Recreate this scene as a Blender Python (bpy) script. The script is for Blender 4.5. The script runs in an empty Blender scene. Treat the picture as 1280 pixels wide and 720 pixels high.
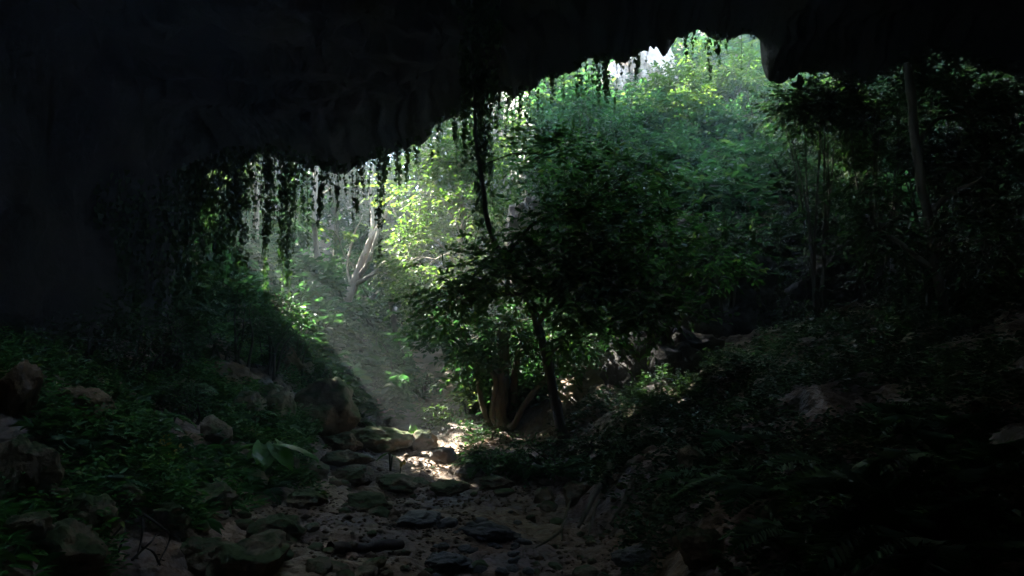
import bpy, bmesh, math, random
import numpy as np
from mathutils import Vector

random.seed(7)
RNG = np.random.default_rng(11)
C = bpy.context.scene.collection
SC = bpy.context.scene

# ------------------------------------------------------------------ camera helper
F = 995.0
PITCH = math.atan(70.0 / F)
EYE = np.array([0.0, 0.0, 1.55])


def at(px, py, Y):
    """the point of the place that stands Y metres in front of the viewer, towards a direction"""
    cx, cz = (px - 640) / F, (360 - py) / F
    d = np.array([cx, math.cos(PITCH) - cz * math.sin(PITCH), math.sin(PITCH) + cz * math.cos(PITCH)])
    return EYE + d * (Y / d[1])


# ------------------------------------------------------------------ noise
def _hash(ix, iy, iz, seed):
    h = (ix * 374761393 + iy * 668265263 + iz * 2147483647 + seed * 1274126177) & 0xFFFFFFFF
    h = ((h ^ (h >> 13)) * 1274126177) & 0xFFFFFFFF
    h = ((h ^ (h >> 16)) * 2246822519) & 0xFFFFFFFF
    h = h ^ (h >> 15)
    return (h & 0xFFFFFF) / float(0xFFFFFF)


def vnoise(p, seed=0):
    p = np.asarray(p, float)
    i = np.floor(p).astype(np.int64)
    f = p - i
    f = f * f * f * (f * (f * 6 - 15) + 10)
    out = 0
    for dx in (0, 1):
        for dy in (0, 1):
            for dz in (0, 1):
                w = (f[..., 0] if dx else 1 - f[..., 0]) * (f[..., 1] if dy else 1 - f[..., 1]) * (f[..., 2] if dz else 1 - f[..., 2])
                out = out + w * _hash(i[..., 0] + dx, i[..., 1] + dy, i[..., 2] + dz, seed)
    return out * 2 - 1


def fbm(p, oct=4, seed=0, gain=0.5):
    p = np.asarray(p, float)
    s, a = 0, 1.0
    for o in range(oct):
        s = s + a * vnoise(p * (2.03 ** o) + 17.3 * o, seed + o)
        a *= gain
    return s


def sstep(x, a, b):
    t = np.clip((x - a) / (b - a), 0, 1)
    return t * t * (3 - 2 * t)


def nrm(v):
    return v / np.maximum(np.linalg.norm(v, axis=-1, keepdims=True), 1e-9)


# ------------------------------------------------------------------ mesh builder
class MB:
    def __init__(s):
        s.v, s.f, s.n = [], {}, 0

    def add(s, v, f):
        v = np.asarray(v, float).reshape(-1, 3)
        f = np.asarray(f, int)
        if f.size:
            s.f.setdefault(f.shape[1], []).append(f + s.n)
        s.v.append(v)
        s.n += len(v)

    def mesh(s, name, origin=(0, 0, 0), smooth=True):
        me = bpy.data.meshes.new(name)
        v = np.concatenate(s.v) - np.asarray(origin, float)
        loops, starts, k = [], [], 0
        for n, fs in s.f.items():
            a = np.concatenate(fs)
            loops.append(a.ravel())
            starts.append(k + np.arange(len(a)) * n)
            k += a.size
        loops = np.concatenate(loops)
        starts = np.concatenate(starts)
        me.vertices.add(len(v))
        me.vertices.foreach_set("co", v.astype(np.float32).ravel())
        me.loops.add(len(loops))
        me.loops.foreach_set("vertex_index", loops.astype(np.int32))
        me.polygons.add(len(starts))
        me.polygons.foreach_set("loop_start", starts.astype(np.int32))
        me.update(calc_edges=True)
        me.validate()
        if smooth:
            me.polygons.foreach_set("use_smooth", np.ones(len(me.polygons), dtype=bool))
        return me

    def build(s, name, mat, parent=None, origin=(0, 0, 0), smooth=True):
        if s.n == 0:
            return None
        me = s.mesh(name, origin, smooth)
        me.materials.append(mat)
        o = bpy.data.objects.new(name, me)
        C.objects.link(o)
        if parent is not None:
            o.parent = parent
        else:
            o.location = origin
        return o


def tag(o, label, cat, group=None, kind=None):
    o["label"] = label
    o["category"] = cat
    if group:
        o["group"] = group
    if kind:
        o["kind"] = kind
    return o


def struct(o, kind="structure", label=None):
    o["kind"] = kind
    if label:
        o["label"] = label
    return o


def thing(name, loc, label, cat, group=None):
    o = bpy.data.objects.new(name, None)
    o.empty_display_size = 0.1
    o.location = loc
    C.objects.link(o)
    return tag(o, label, cat, group)


# ------------------------------------------------------------------ shapes
def smooth_path(pts, n):
    pts = np.asarray(pts, float)
    if len(pts) == 2:
        t = np.linspace(0, 1, n)[:, None]
        return pts[0] * (1 - t) + pts[1] * t
    P = np.vstack([2 * pts[0] - pts[1], pts, 2 * pts[-1] - pts[-2]])
    out = []
    u = np.linspace(0, len(pts) - 1 - 1e-6, n)
    for x in u:
        i = int(x)
        t = x - i
        a, b, c, d = P[i], P[i + 1], P[i + 2], P[i + 3]
        out.append(0.5 * ((2 * b) + (-a + c) * t + (2 * a - 5 * b + 4 * c - d) * t * t + (-a + 3 * b - 3 * c + d) * t ** 3))
    return np.array(out)


def tube(mb, pts, r0, r1, sides=8, n=None, wob=0.0, lump=0.0, seed=0, power=1.0):
    n = n or max(4, len(pts) * 5)
    P = smooth_path(pts, n)
    if wob:
        P = P + wob * np.stack([vnoise(P * 3.1 + 5 * k, seed + k) for k in range(3)], -1) * np.linspace(0.2, 1, n)[:, None]
    T = nrm(np.gradient(P, axis=0))
    ref = np.array([0.31, 0.9, 0.17])
    if abs(T[0] @ nrm(ref)) > 0.9:
        ref = np.array([1.0, 0.1, 0])
    U = np.zeros_like(P)
    u = ref
    for i in range(n):
        u = u - (u @ T[i]) * T[i]
        u = u / np.linalg.norm(u)
        U[i] = u
    V = np.cross(T, U)
    r = (r0 + (r1 - r0) * np.linspace(0, 1, n) ** power)
    ang = np.linspace(0, 2 * math.pi, sides, endpoint=False)
    ring = P[:, None] + (np.cos(ang)[None, :, None] * U[:, None] + np.sin(ang)[None, :, None] * V[:, None]) * r[:, None, None]
    if lump:
        d = nrm(ring - P[:, None])
        ring = ring + d * (lump * r[:, None] * fbm(ring * (1.2 / max(r0, 1e-3)) * 0.5, 3, seed))[..., None]
    i = np.arange(n - 1)[:, None] * sides
    j = np.arange(sides)[None]
    k = (j + 1) % sides
    f = np.stack([i + j, i + k, i + sides + k, i + sides + j], -1).reshape(-1, 4)
    mb.add(ring.reshape(-1, 3), f)
    # end cap
    mb.add(np.vstack([ring[-1], P[-1:] + T[-1:] * r[-1] * 0.6]), np.stack([np.arange(sides), (np.arange(sides) + 1) % sides, np.full(sides, sides)], -1))
    return P


LEAF = {
    "oval": [(0, 0, 0), (.34, .28, .10), (.33, .66, .07), (0, 1, -.10)],
    "lance": [(0, 0, 0), (.5, .3, .10), (.36, .66, .07), (0, 1, -.12)],
    "ivy": [(0, .10, 0), (.50, -.06, .05), (.46, .42, .08), (0, 1, -.12)],
    "heart": [(0, .10, 0), (.52, -.08, .06), (.5, .38, .10), (0, 1, -.16)],
}


def leaves(mb, P, A, N, L, W, kind="oval"):
    n = len(P)
    if n == 0:
        return
    A = nrm(A)
    S = nrm(np.cross(A, N))
    N = np.cross(S, A)
    t = LEAF[kind]
    tv = np.array([t[0], t[1], t[2], t[3], (-t[2][0], t[2][1], t[2][2]), (-t[1][0], t[1][1], t[1][2])])
    L = np.broadcast_to(np.asarray(L, float), (n,))
    W = np.broadcast_to(np.asarray(W, float), (n,))
    bend = RNG.uniform(0.2, 1.8, n)
    v = (P[:, None] + S[:, None] * (tv[None, :, 0] * W[:, None])[..., None]
         + A[:, None] * (tv[None, :, 1] * L[:, None])[..., None]
         + N[:, None] * (tv[None, :, 2] * L[:, None] * bend[:, None])[..., None])
    b = np.arange(n)[:, None] * 6
    f = np.concatenate([b + np.array([0, 1, 2, 3]), b + np.array([0, 3, 4, 5])], 0)
    mb.add(v.reshape(-1, 3), f)


def twigs(mb, A, B, r):
    """thin three-sided twigs from A to B"""
    n = len(A)
    if n == 0:
        return
    T = nrm(B - A)
    U = nrm(np.cross(T, np.array([0.2, 0.31, 0.93])))
    V = np.cross(T, U)
    ang = np.array([0, 2.094, 4.189])
    o = (np.cos(ang)[None, :, None] * U[:, None] + np.sin(ang)[None, :, None] * V[:, None])
    r = np.broadcast_to(np.asarray(r, float), (n,))[:, None, None]
    v = np.concatenate([A[:, None] + o * r, B[:, None] + o * r * 0.5], 1)
    b = np.arange(n)[:, None] * 6
    f = np.concatenate([b + np.array([j, (j + 1) % 3, 3 + (j + 1) % 3, 3 + j]) for j in range(3)], 0)
    mb.add(v.reshape(-1, 3), f)


def sprays(lf, tw, P, D, tl, k, L, W, kind="oval", flat=0.75, tr=0.004):
    """leafy sprays: from each point P a twig along D with k alternate leaves and one at its end"""
    n = len(P)
    if n == 0:
        return
    D = nrm(D)
    up = np.array([0, 0, 1.0])
    S = nrm(np.cross(D, up) + 1e-4)
    tl = np.broadcast_to(np.asarray(tl, float), (n,)) * RNG.uniform(0.6, 1.3, n)
    E = P + D * tl[:, None] + np.array([0, 0, -0.12]) * tl[:, None]
    if tw is not None:
        twigs(tw, P, E, tr)
    ts = np.linspace(0.15, 1.0, k)
    for i, t in enumerate(ts):
        sgn = 1 if i % 2 else -1
        pos = P + (E - P) * t + RNG.normal(0, 0.006, (n, 3))
        ax = D * (0.55 if i < k - 1 else 1.0) + S * sgn * (0.85 if i < k - 1 else 0.1) + RNG.normal(0, 0.22, (n, 3)) + np.array([0, 0, -0.12])
        no = up * flat + RNG.normal(0, 0.38, (n, 3))
        leaves(lf, pos, ax, no, L * RNG.uniform(0.6, 1.25, n), W * RNG.uniform(0.7, 1.2, n), kind)


def blob(lf, tw, c, r, n, tl, k, L, W, kind="oval", gap=0.0, gs=1.6, seed=0, droop=-0.15, flat=0.75, shell=2.2, tr=0.004):
    c, r = np.asarray(c, float), np.asarray(r, float)
    v = nrm(RNG.normal(0, 1, (n, 3)))
    rho = RNG.uniform(0.02, 1, n) ** (1 / shell)
    lump = 1 + 0.35 * fbm(v * 1.9 + seed * 3.7, 3, seed)
    P = c + v * (rho * lump)[:, None] * r
    keep = vnoise(P * gs / max(0.3, r.mean() ** 0.6) + seed, seed + 3) > (-1 + 2 * gap) * 0.45
    P, v = P[keep], v[keep]
    D = v * np.array([1, 1, 0.55]) + RNG.normal(0, 0.45, P.shape) * np.array([1, 1, 0.6]) + np.array([0, 0, droop])
    sprays(lf, tw, P, D, tl, k, L, W, kind, flat, tr)


def rock_mesh(name, size, seed, cuts=7, rough=0.10, sub=4):
    bm = bmesh.new()
    bmesh.ops.create_icosphere(bm, subdivisions=sub, radius=1.0)
    v = np.array([x.co[:] for x in bm.verts])
    rs = np.random.default_rng(seed)
    v = v * (1 + 0.12 * fbm(v * 0.9 + seed, 2, seed))[:, None]
    for _ in range(cuts):
        n = nrm(rs.normal(0, 1, 3))
        c = rs.uniform(0.62, 0.9)
        d = np.maximum(0, v @ n - c)
        v = v - (d * 0.9)[:, None] * n
    v = v * (1 + rough * fbm(v * 2.3 + seed, 5, seed + 9, 0.55))[:, None]
    v = v * np.asarray(size, float) * 0.5
    for x, co in zip(bm.verts, v):
        x.co = co
    for fc in bm.faces:
        fc.smooth = True
    me = bpy.data.meshes.new(name)
    bm.to_mesh(me)
    bm.free()
    return me


# ------------------------------------------------------------------ materials
def mat(name):
    m = bpy.data.materials.new(name)
    m.use_nodes = True
    nt = m.node_tree
    nt.nodes.clear()
    return m, nt, (lambda t, **k: _node(nt, t, k)), nt.links.new


def _node(nt, t, k):
    n = nt.nodes.new(t)
    for a, b in k.items():
        if a in n.inputs:
            n.inputs[a].default_value = b
        else:
            setattr(n, a, b)
    return n


def ramp(N, stops):
    r = N("ShaderNodeValToRGB")
    el = r.color_ramp.elements
    while len(el) < len(stops):
        el.new(0.5)
    for e, (p, c) in zip(el, stops):
        e.position = p
        e.color = (*c, 1) if len(c) == 3 else c
    return r


def leaf_mat(name, stops, trans, tmix=0.4, rough=0.5, spec=0.18):
    m, nt, N, Lk = mat(name)
    geo = N("ShaderNodeNewGeometry")
    rp = ramp(N, stops)
    Lk(geo.outputs["Random Per Island"], rp.inputs[0])
    tc = N("ShaderNodeTexCoord")
    nz = N("ShaderNodeTexNoise", Scale=0.9, Detail=2.0)
    Lk(tc.outputs["Object"], nz.inputs["Vector"])
    mr = N("ShaderNodeMapRange")
    mr.inputs["From Min"].default_value = 0.3
    mr.inputs["From Max"].default_value = 0.7
    mr.inputs["To Min"].default_value = 0.7
    mr.inputs["To Max"].default_value = 1.35
    Lk(nz.outputs["Fac"], mr.inputs["Value"])
    mul = N("ShaderNodeMix", data_type="RGBA", blend_type="MULTIPLY")
    mul.inputs["Factor"].default_value = 1
    Lk(rp.outputs[0], mul.inputs["A"])
    Lk(mr.outputs[0], mul.inputs["B"])
    p = N("ShaderNodeBsdfPrincipled", Roughness=rough)
    p.inputs["Specular IOR Level"].default_value = spec
    Lk(mul.outputs["Result"], p.inputs["Base Color"])
    t = N("ShaderNodeBsdfTranslucent")
    mul2 = N("ShaderNodeMix", data_type="RGBA", blend_type="MULTIPLY")
    mul2.inputs["Factor"].default_value = 1
    mul2.inputs["B"].default_value = (*trans, 1)
    Lk(mul.outputs["Result"], mul2.inputs["A"])
    Lk(mul2.outputs["Result"], t.inputs["Color"])
    mx = N("ShaderNodeMixShader")
    mx.inputs[0].default_value = tmix
    Lk(p.outputs[0], mx.inputs[1])
    Lk(t.outputs[0], mx.inputs[2])
    out = N("ShaderNodeOutputMaterial")
    Lk(mx.outputs[0], out.inputs["Surface"])
    return m


def rock_mat(name, c0, c1, moss=None, moss_amt=0.0, scale=2.0, rough=0.85, bump=0.6):
    m, nt, N, Lk = mat(name)
    tc = N("ShaderNodeTexCoord")
    geo = N("ShaderNodeNewGeometry")
    n1 = N("ShaderNodeTexNoise", Scale=scale, Detail=8.0, Roughness=0.65)
    n2 = N("ShaderNodeTexNoise", Scale=scale * 7, Detail=6.0, Roughness=0.7)
    vo = N("ShaderNodeTexVoronoi", Scale=scale * 1.7)
    vo.feature = "DISTANCE_TO_EDGE"
    Lk(geo.outputs["Position"], n1.inputs["Vector"])
    Lk(geo.outputs["Position"], n2.inputs["Vector"])
    Lk(geo.outputs["Position"], vo.inputs["Vector"])
    rp = ramp(N, [(0.30, c0), (0.7, c1)])
    Lk(n1.outputs["Fac"], rp.inputs[0])
    mul = N("ShaderNodeMix", data_type="RGBA", blend_type="OVERLAY")
    mul.inputs["Factor"].default_value = 0.55
    Lk(rp.outputs[0], mul.inputs["A"])
    Lk(n2.outputs["Fac"], mul.inputs["B"])
    col = mul.outputs["Result"]
    if moss:
        sep = N("ShaderNodeSeparateXYZ")
        Lk(geo.outputs["Normal"], sep.inputs[0])
        n3 = N("ShaderNodeTexNoise", Scale=scale * 1.6, Detail=5.0)
        Lk(geo.outputs["Position"], n3.inputs["Vector"])
        ad = N("ShaderNodeMath", operation="MULTIPLY_ADD")
        Lk(sep.outputs["Z"], ad.inputs[0])
        ad.inputs[1].default_value = 0.28
        Lk(n3.outputs["Fac"], ad.inputs[2])
        r2 = ramp(N, [(0.78 - moss_amt * 0.4, (0, 0, 0)), (0.9 - moss_amt * 0.4, (1, 1, 1))])
        Lk(ad.outputs[0], r2.inputs[0])
        mm = N("ShaderNodeMix", data_type="RGBA")
        Lk(r2.outputs[0], mm.inputs["Factor"])
        Lk(col, mm.inputs["A"])
        mm.inputs["B"].default_value = (*moss, 1)
        col = mm.outputs["Result"]
    p = N("ShaderNodeBsdfPrincipled", Roughness=rough)
    p.inputs["Specular IOR Level"].default_value = 0.25
    Lk(col, p.inputs["Base Color"])
    ad2 = N("ShaderNodeMath", operation="ADD")
    Lk(n1.outputs["Fac"], ad2.inputs[0])
    m3 = N("ShaderNodeMath", operation="MULTIPLY")
    Lk(n2.outputs["Fac"], m3.inputs[0])
    m3.inputs[1].default_value = 0.35
    Lk(m3.outputs[0], ad2.inputs[1])
    b = N("ShaderNodeBump", Strength=bump, Distance=0.12)
    Lk(ad2.outputs[0], b.inputs["Height"])
    Lk(b.outputs[0], p.inputs["Normal"])
    out = N("ShaderNodeOutputMaterial")
    Lk(p.outputs[0], out.inputs["Surface"])
    return m


def bark_mat(name, c0, c1, scale=6.0):
    m, nt, N, Lk = mat(name)
    geo = N("ShaderNodeNewGeometry")
    mp = N("ShaderNodeMapping")
    mp.inputs["Scale"].default_value = (1, 1, 0.25)
    Lk(geo.outputs["Position"], mp.inputs["Vector"])
    n1 = N("ShaderNodeTexNoise", Scale=scale * 3, Detail=6.0, Roughness=0.65)
    n2 = N("ShaderNodeTexNoise", Scale=scale * 0.5, Detail=3.0)
    Lk(mp.outputs[0], n1.inputs["Vector"])
    Lk(geo.outputs["Position"], n2.inputs["Vector"])
    rp = ramp(N, [(0.3, c0), (0.7, c1)])
    mx = N("ShaderNodeMath", operation="MULTIPLY_ADD")
    Lk(n1.outputs["Fac"], mx.inputs[0])
    mx.inputs[1].default_value = 0.6
    m4 = N("ShaderNodeMath", operation="MULTIPLY")
    Lk(n2.outputs["Fac"], m4.inputs[0])
    m4.inputs[1].default_value = 0.4
    Lk(m4.outputs[0], mx.inputs[2])
    Lk(mx.outputs[0], rp.inputs[0])
    p = N("ShaderNodeBsdfPrincipled", Roughness=0.85)
    p.inputs["Specular IOR Level"].default_value = 0.2
    Lk(rp.outputs[0], p.inputs["Base Color"])
    b = N("ShaderNodeBump", Strength=0.6, Distance=0.03)
    Lk(n1.outputs["Fac"], b.inputs["Height"])
    Lk(b.outputs[0], p.inputs["Normal"])
    out = N("ShaderNodeOutputMaterial")
    Lk(p.outputs[0], out.inputs["Surface"])
    return m


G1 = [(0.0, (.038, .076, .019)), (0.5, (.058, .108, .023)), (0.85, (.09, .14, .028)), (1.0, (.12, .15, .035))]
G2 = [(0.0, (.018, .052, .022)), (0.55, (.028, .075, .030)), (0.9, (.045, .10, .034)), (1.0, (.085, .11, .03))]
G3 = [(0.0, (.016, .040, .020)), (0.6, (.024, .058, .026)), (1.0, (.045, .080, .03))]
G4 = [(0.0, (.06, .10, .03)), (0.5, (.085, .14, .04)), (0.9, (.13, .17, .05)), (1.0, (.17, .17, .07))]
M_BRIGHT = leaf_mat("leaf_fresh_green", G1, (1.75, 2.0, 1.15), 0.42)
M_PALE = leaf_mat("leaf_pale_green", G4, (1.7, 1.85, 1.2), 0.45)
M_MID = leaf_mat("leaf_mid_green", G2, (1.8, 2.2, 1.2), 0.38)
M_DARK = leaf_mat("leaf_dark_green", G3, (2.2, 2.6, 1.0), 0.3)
M_IVY = leaf_mat("leaf_ivy", [(0, (.022, .055, .018)), (0.6, (.036, .085, .024)), (1, (.075, .12, .03))], (1.6, 1.9, 1.0), 0.25)
M_FERN = leaf_mat("leaf_fern", [(0, (.03, .085, .035)), (0.6, (.04, .11, .045)), (1, (.07, .14, .05))], (2.0, 2.4, 1.0), 0.35)
M_UNDER = leaf_mat("leaf_undergrowth", [(0, (.03, .085, .03)), (0.5, (.045, .12, .04)), (.9, (.07, .16, .05)), (1, (.14, .17, .05))], (2.0, 2.4, 1.0), 0.35)
M_TARO = leaf_mat("leaf_taro", [(0, (.06, .15, .04)), (1, (.085, .19, .05))], (1.9, 2.2, .8), 0.35, 0.35, 0.4)
M_YELLOW = leaf_mat("leaf_yellow", [(0, (.32, .22, .03)), (1, (.42, .32, .06))], (1.5, 1.4, .6), 0.35)
M_LITTER = leaf_mat("leaf_dry", [(0, (.06, .04, .025)), (0.6, (.12, .075, .04)), (1, (.2, .13, .06))], (1.2, 1.1, .9), 0.15, 0.7, 0.2)
M_BARKD = bark_mat("bark_dark", (.035, .030, .024), (.085, .072, .058))
M_BARKP = bark_mat("bark_pale", (.14, .115, .09), (.60, .53, .44), 9.0)
M_BARKM = bark_mat("bark_mossy", (.06, .06, .035), (.15, .13, .085))
M_STEM = bark_mat("stem_green", (.04, .05, .025), (.07, .08, .035))
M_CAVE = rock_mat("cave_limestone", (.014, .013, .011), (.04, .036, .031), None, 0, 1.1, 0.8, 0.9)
M_ROCK = rock_mat("boulder_stone", (.095, .074, .042), (.22, .175, .105), (.05, .075, .022), 0.42, 3.0)
M_MOSSY = rock_mat("boulder_mossy", (.13, .12, .07), (.26, .225, .14), (.075, .11, .035), 0.45, 3.0)
M_GREY = rock_mat("boulder_grey", (.12, .113, .108), (.24, .225, .21), (.05, .08, .03), 0.05, 3.5)
M_RUST = rock_mat("boulder_russet", (.105, .07, .036), (.20, .14, .075), (.05, .08, .03), 0.1, 3.0)
M_WET = rock_mat("stone_wet", (.035, .04, .042), (.10, .10, .10), None, 0, 5.0, 0.45)
M_GRAVEL = rock_mat("gravel_brown", (.08, .055, .035), (.20, .145, .095), None, 0, 6.0)
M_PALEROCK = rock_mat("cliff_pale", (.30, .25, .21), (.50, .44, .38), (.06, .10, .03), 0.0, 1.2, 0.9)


def ground_mat():
    m, nt, N, Lk = mat("streambed_soil")
    geo = N("ShaderNodeNewGeometry")
    sep = N("ShaderNodeSeparateXYZ")
    Lk(geo.outputs["Position"], sep.inputs[0])
    n1 = N("ShaderNodeTexNoise", Scale=0.8, Detail=6.0, Roughness=0.6)
    n2 = N("ShaderNodeTexNoise", Scale=9.0, Detail=8.0, Roughness=0.7)
    vo = N("ShaderNodeTexVoronoi", Scale=11.0)
    vo2 = N("ShaderNodeTexVoronoi", Scale=26.0)
    for x in (n1, n2, vo, vo2):
        Lk(geo.outputs["Position"], x.inputs["Vector"])
    soil = ramp(N, [(0.3, (.105, .062, .032)), (0.55, (.21, .13, .07)), (0.75, (.30, .20, .115))])
    Lk(n2.outputs["Fac"], soil.inputs[0])
    grav = N("ShaderNodeMix", data_type="RGBA", blend_type="MIX")
    hs = N("ShaderNodeHueSaturation", Saturation=0.15, Value=0.2)
    Lk(vo.outputs["Color"], hs.inputs["Color"])
    r1 = ramp(N, [(0.45, (0, 0, 0)), (0.62, (.75, .75, .75))])
    Lk(n1.outputs["Fac"], r1.inputs[0])
    Lk(r1.outputs[0], grav.inputs["Factor"])
    Lk(soil.outputs[0], grav.inputs["A"])
    Lk(hs.outputs[0], grav.inputs["B"])
    # pale rock on steep faces
    sn = N("ShaderNodeSeparateXYZ")
    Lk(geo.outputs["True Normal"], sn.inputs[0])
    steep = ramp(N, [(0.45, (1, 1, 1)), (0.72, (0, 0, 0))])
    Lk(sn.outputs["Z"], steep.inputs[0])
    rk = ramp(N, [(0.3, (.045, .038, .03)), (0.7, (.12, .10, .08))])
    Lk(n1.outputs["Fac"], rk.inputs[0])
    mx = N("ShaderNodeMix", data_type="RGBA")
    Lk(steep.outputs[0], mx.inputs["Factor"])
    Lk(grav.outputs["Result"], mx.inputs["A"])
    Lk(rk.outputs[0], mx.inputs["B"])
    p = N("ShaderNodeBsdfPrincipled")
    Lk(mx.outputs["Result"], p.inputs["Base Color"])
    rr = N("ShaderNodeMapRange")
    rr.inputs["To Min"].default_value = 0.28
    rr.inputs["To Max"].default_value = 0.9
    Lk(n1.outputs["Fac"], rr.inputs["Value"])
    rr.inputs["From Min"].default_value = 0.36
    rr.inputs["From Max"].default_value = 0.62
    Lk(rr.outputs[0], p.inputs["Roughness"])
    p.inputs["Specular IOR Level"].default_value = 0.3
    h = N("ShaderNodeMath", operation="MULTIPLY_ADD")
    Lk(vo.outputs["Distance"], h.inputs[0])
    h.inputs[1].default_value = -0.6
    h2 = N("ShaderNodeMath", operation="MULTIPLY_ADD")
    Lk(vo2.outputs["Distance"], h2.inputs[0])
    h2.inputs[1].default_value = -0.3
    Lk(n2.outputs["Fac"], h2.inputs[2])
    Lk(h2.outputs[0], h.inputs[2])
    b = N("ShaderNodeBump", Strength=0.8, Distance=0.06)
    Lk(h.outputs[0], b.inputs["Height"])
    Lk(b.outputs[0], p.inputs["Normal"])
    out = N("ShaderNodeOutputMaterial")
    Lk(p.outputs[0], out.inputs["Surface"])
    return m


# ------------------------------------------------------------------ terrain
def xc(y):
    return -0.8 - 0.14 * np.maximum(0, y - 10)


def ground_h(x, y):
    x, y = np.asarray(x, float), np.asarray(y, float)
    w = 1.35 - 0.5 * sstep(y, 9, 15)
    uL = np.maximum(0, xc(y) - w - x)
    uR = np.maximum(0, x - xc(y) - w)
    base = 0.11 * np.maximum(0, y - 9) + 0.17 * np.maximum(0, y - 22)
    left = 1.2 * (1 - np.exp(-(uL / 1.7) ** 1.3)) + 0.13 * uL
    out = sstep(y, 11, 15)
    left = left + out * (0.36 * uL + 1.3 * sstep(uL, 3.0, 6.0))
    aa = .643 * x + .766 * y
    left = left + 2.3 * sstep(aa, 8.6, 9.3) * (1 - sstep(aa, 10.3, 11.1)) * sstep(uL, 3, 5) * out  # rise added to keep the sun off the gully slope
    left = left + 8.0 * sstep(.643 * x + .766 * y, 13.0, 15.5) * sstep(uL, 3.5, 7.0)  # ridge added behind the roof line to shade the far gully
    right = 0.36 * np.minimum(uR, 4.6) + 0.25 * sstep(uR, 0.1, 0.9)
    ledge = sstep(uR, 0.7, 1.7)
    right = right * (1 - 0.35 * sstep(y, 12, 14)) + ledge * (1.9 * sstep(y + 0.4 * vnoise(np.stack([x * 0.8, x * 0, x * 0], -1), 33), 11.9, 13.0) + 0.66 * np.maximum(0, y - 13))
    p = np.stack([x, y, x * 0], -1)
    bank = np.clip((uL + uR) / 1.0, 0, 1)
    nz = 0.10 * fbm(p * 0.8, 3, 3) + (0.045 + 0.06 * bank) * fbm(p * 2.6, 4, 5) + 0.022 * fbm(p * 8, 3, 8)
    nz = nz + out * 0.35 * fbm(p * 0.45, 3, 21) * np.clip((uL + uR) / 2, 0, 1)
    return base + left + right + nz


def build_ground():
    xs = np.concatenate([np.arange(-40, -7, 0.8), np.arange(-7, 6.5, 0.045), np.arange(6.5, 42, 0.8)])
    ys = np.concatenate([np.arange(-40, -9, 2.0), np.arange(-9, 3, 0.4), np.arange(3, 12.5, 0.05), np.arange(12.5, 20, 0.14), np.arange(20, 62, 0.8)])
    X, Y = np.meshgrid(xs, ys)
    Z = ground_h(X, Y)
    nx, ny = len(xs), len(ys)
    i = np.arange(ny - 1)[:, None] * nx + np.arange(nx - 1)[None]
    f = np.stack([i, i + 1, i + 1 + nx, i + nx], -1).reshape(-1, 4)
    mb = MB()
    mb.add(np.stack([X, Y, Z], -1), f)
    o = mb.build("ground", ground_mat())
    struct(o)


build_ground()


def gz(x, y):
    return float(ground_h(np.array([x]), np.array([y]))[0])


def on_ground(px, py, lo=2.4, hi=30):
    """where a line of sight meets the ground"""
    Y = np.linspace(lo, hi, 900)
    P = np.array([at(px, py, y) for y in Y])
    h = ground_h(P[:, 0], P[:, 1])
    k = np.argmax(P[:, 2] < h)
    if P[k, 2] >= h[k]:
        k = len(Y) - 1
    return np.array([P[k, 0], P[k, 1], h[k]])


# ------------------------------------------------------------------ cave rock
LIP = [  # direction of the rim and its distance
    (150, 470, 11.4), (196, 420, 11.9), (222, 330, 12.3), (240, 240, 12.5), (262, 212, 12.5), (290, 203, 12.5), (335, 194, 12.5), (360, 199, 12.5),
    (395, 208, 12.5), (425, 216, 12.5), (446, 210, 12.6), (470, 201, 12.6), (495, 192, 12.7), (512, 182, 12.8), (533, 176, 12.8), (545, 158, 12.9), (570, 145, 13.0),
    (590, 124, 13.1), (622, 116, 13.2), (648, 121, 13.2), (664, 118, 13.2), (678, 103, 13.1), (705, 97, 13.0), (735, 80, 12.9), (760, 77, 12.8), (790, 77, 12.7),
    (803, 66, 12.6), (822, 58, 12.5), (832, 66, 12.4), (846, 52, 12.3), (880, 45, 12.1), (903, 52, 12.0), (925, 45, 11.9), (945, 48, 11.6), (951, 57, 11.4), (958, 60, 11.3),
    (960, 97, 11.35), (962, 99, 11.4), (985, 99, 11.4), (1010, 99, 11.4), (1036, 92, 11.4), (1052, 106, 11.4), (1090, 106, 11.4), (1125, 84, 11.4), (1160, 68, 11.4), (1200, 76, 11.4), (1240, 87, 11.4),
    (1290, 104, 11.4), (1360, 150, 11.3), (1440, 300, 11.2), (1520, 480, 11.0)]


REAR0 = 99.0
HOLES = [(-2.7, 6.1, 1.2, 8.2), (0.3, 6.6, 0.6, 8.6)]  # roof openings added out of view, letting skylight onto bank and streambed


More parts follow.
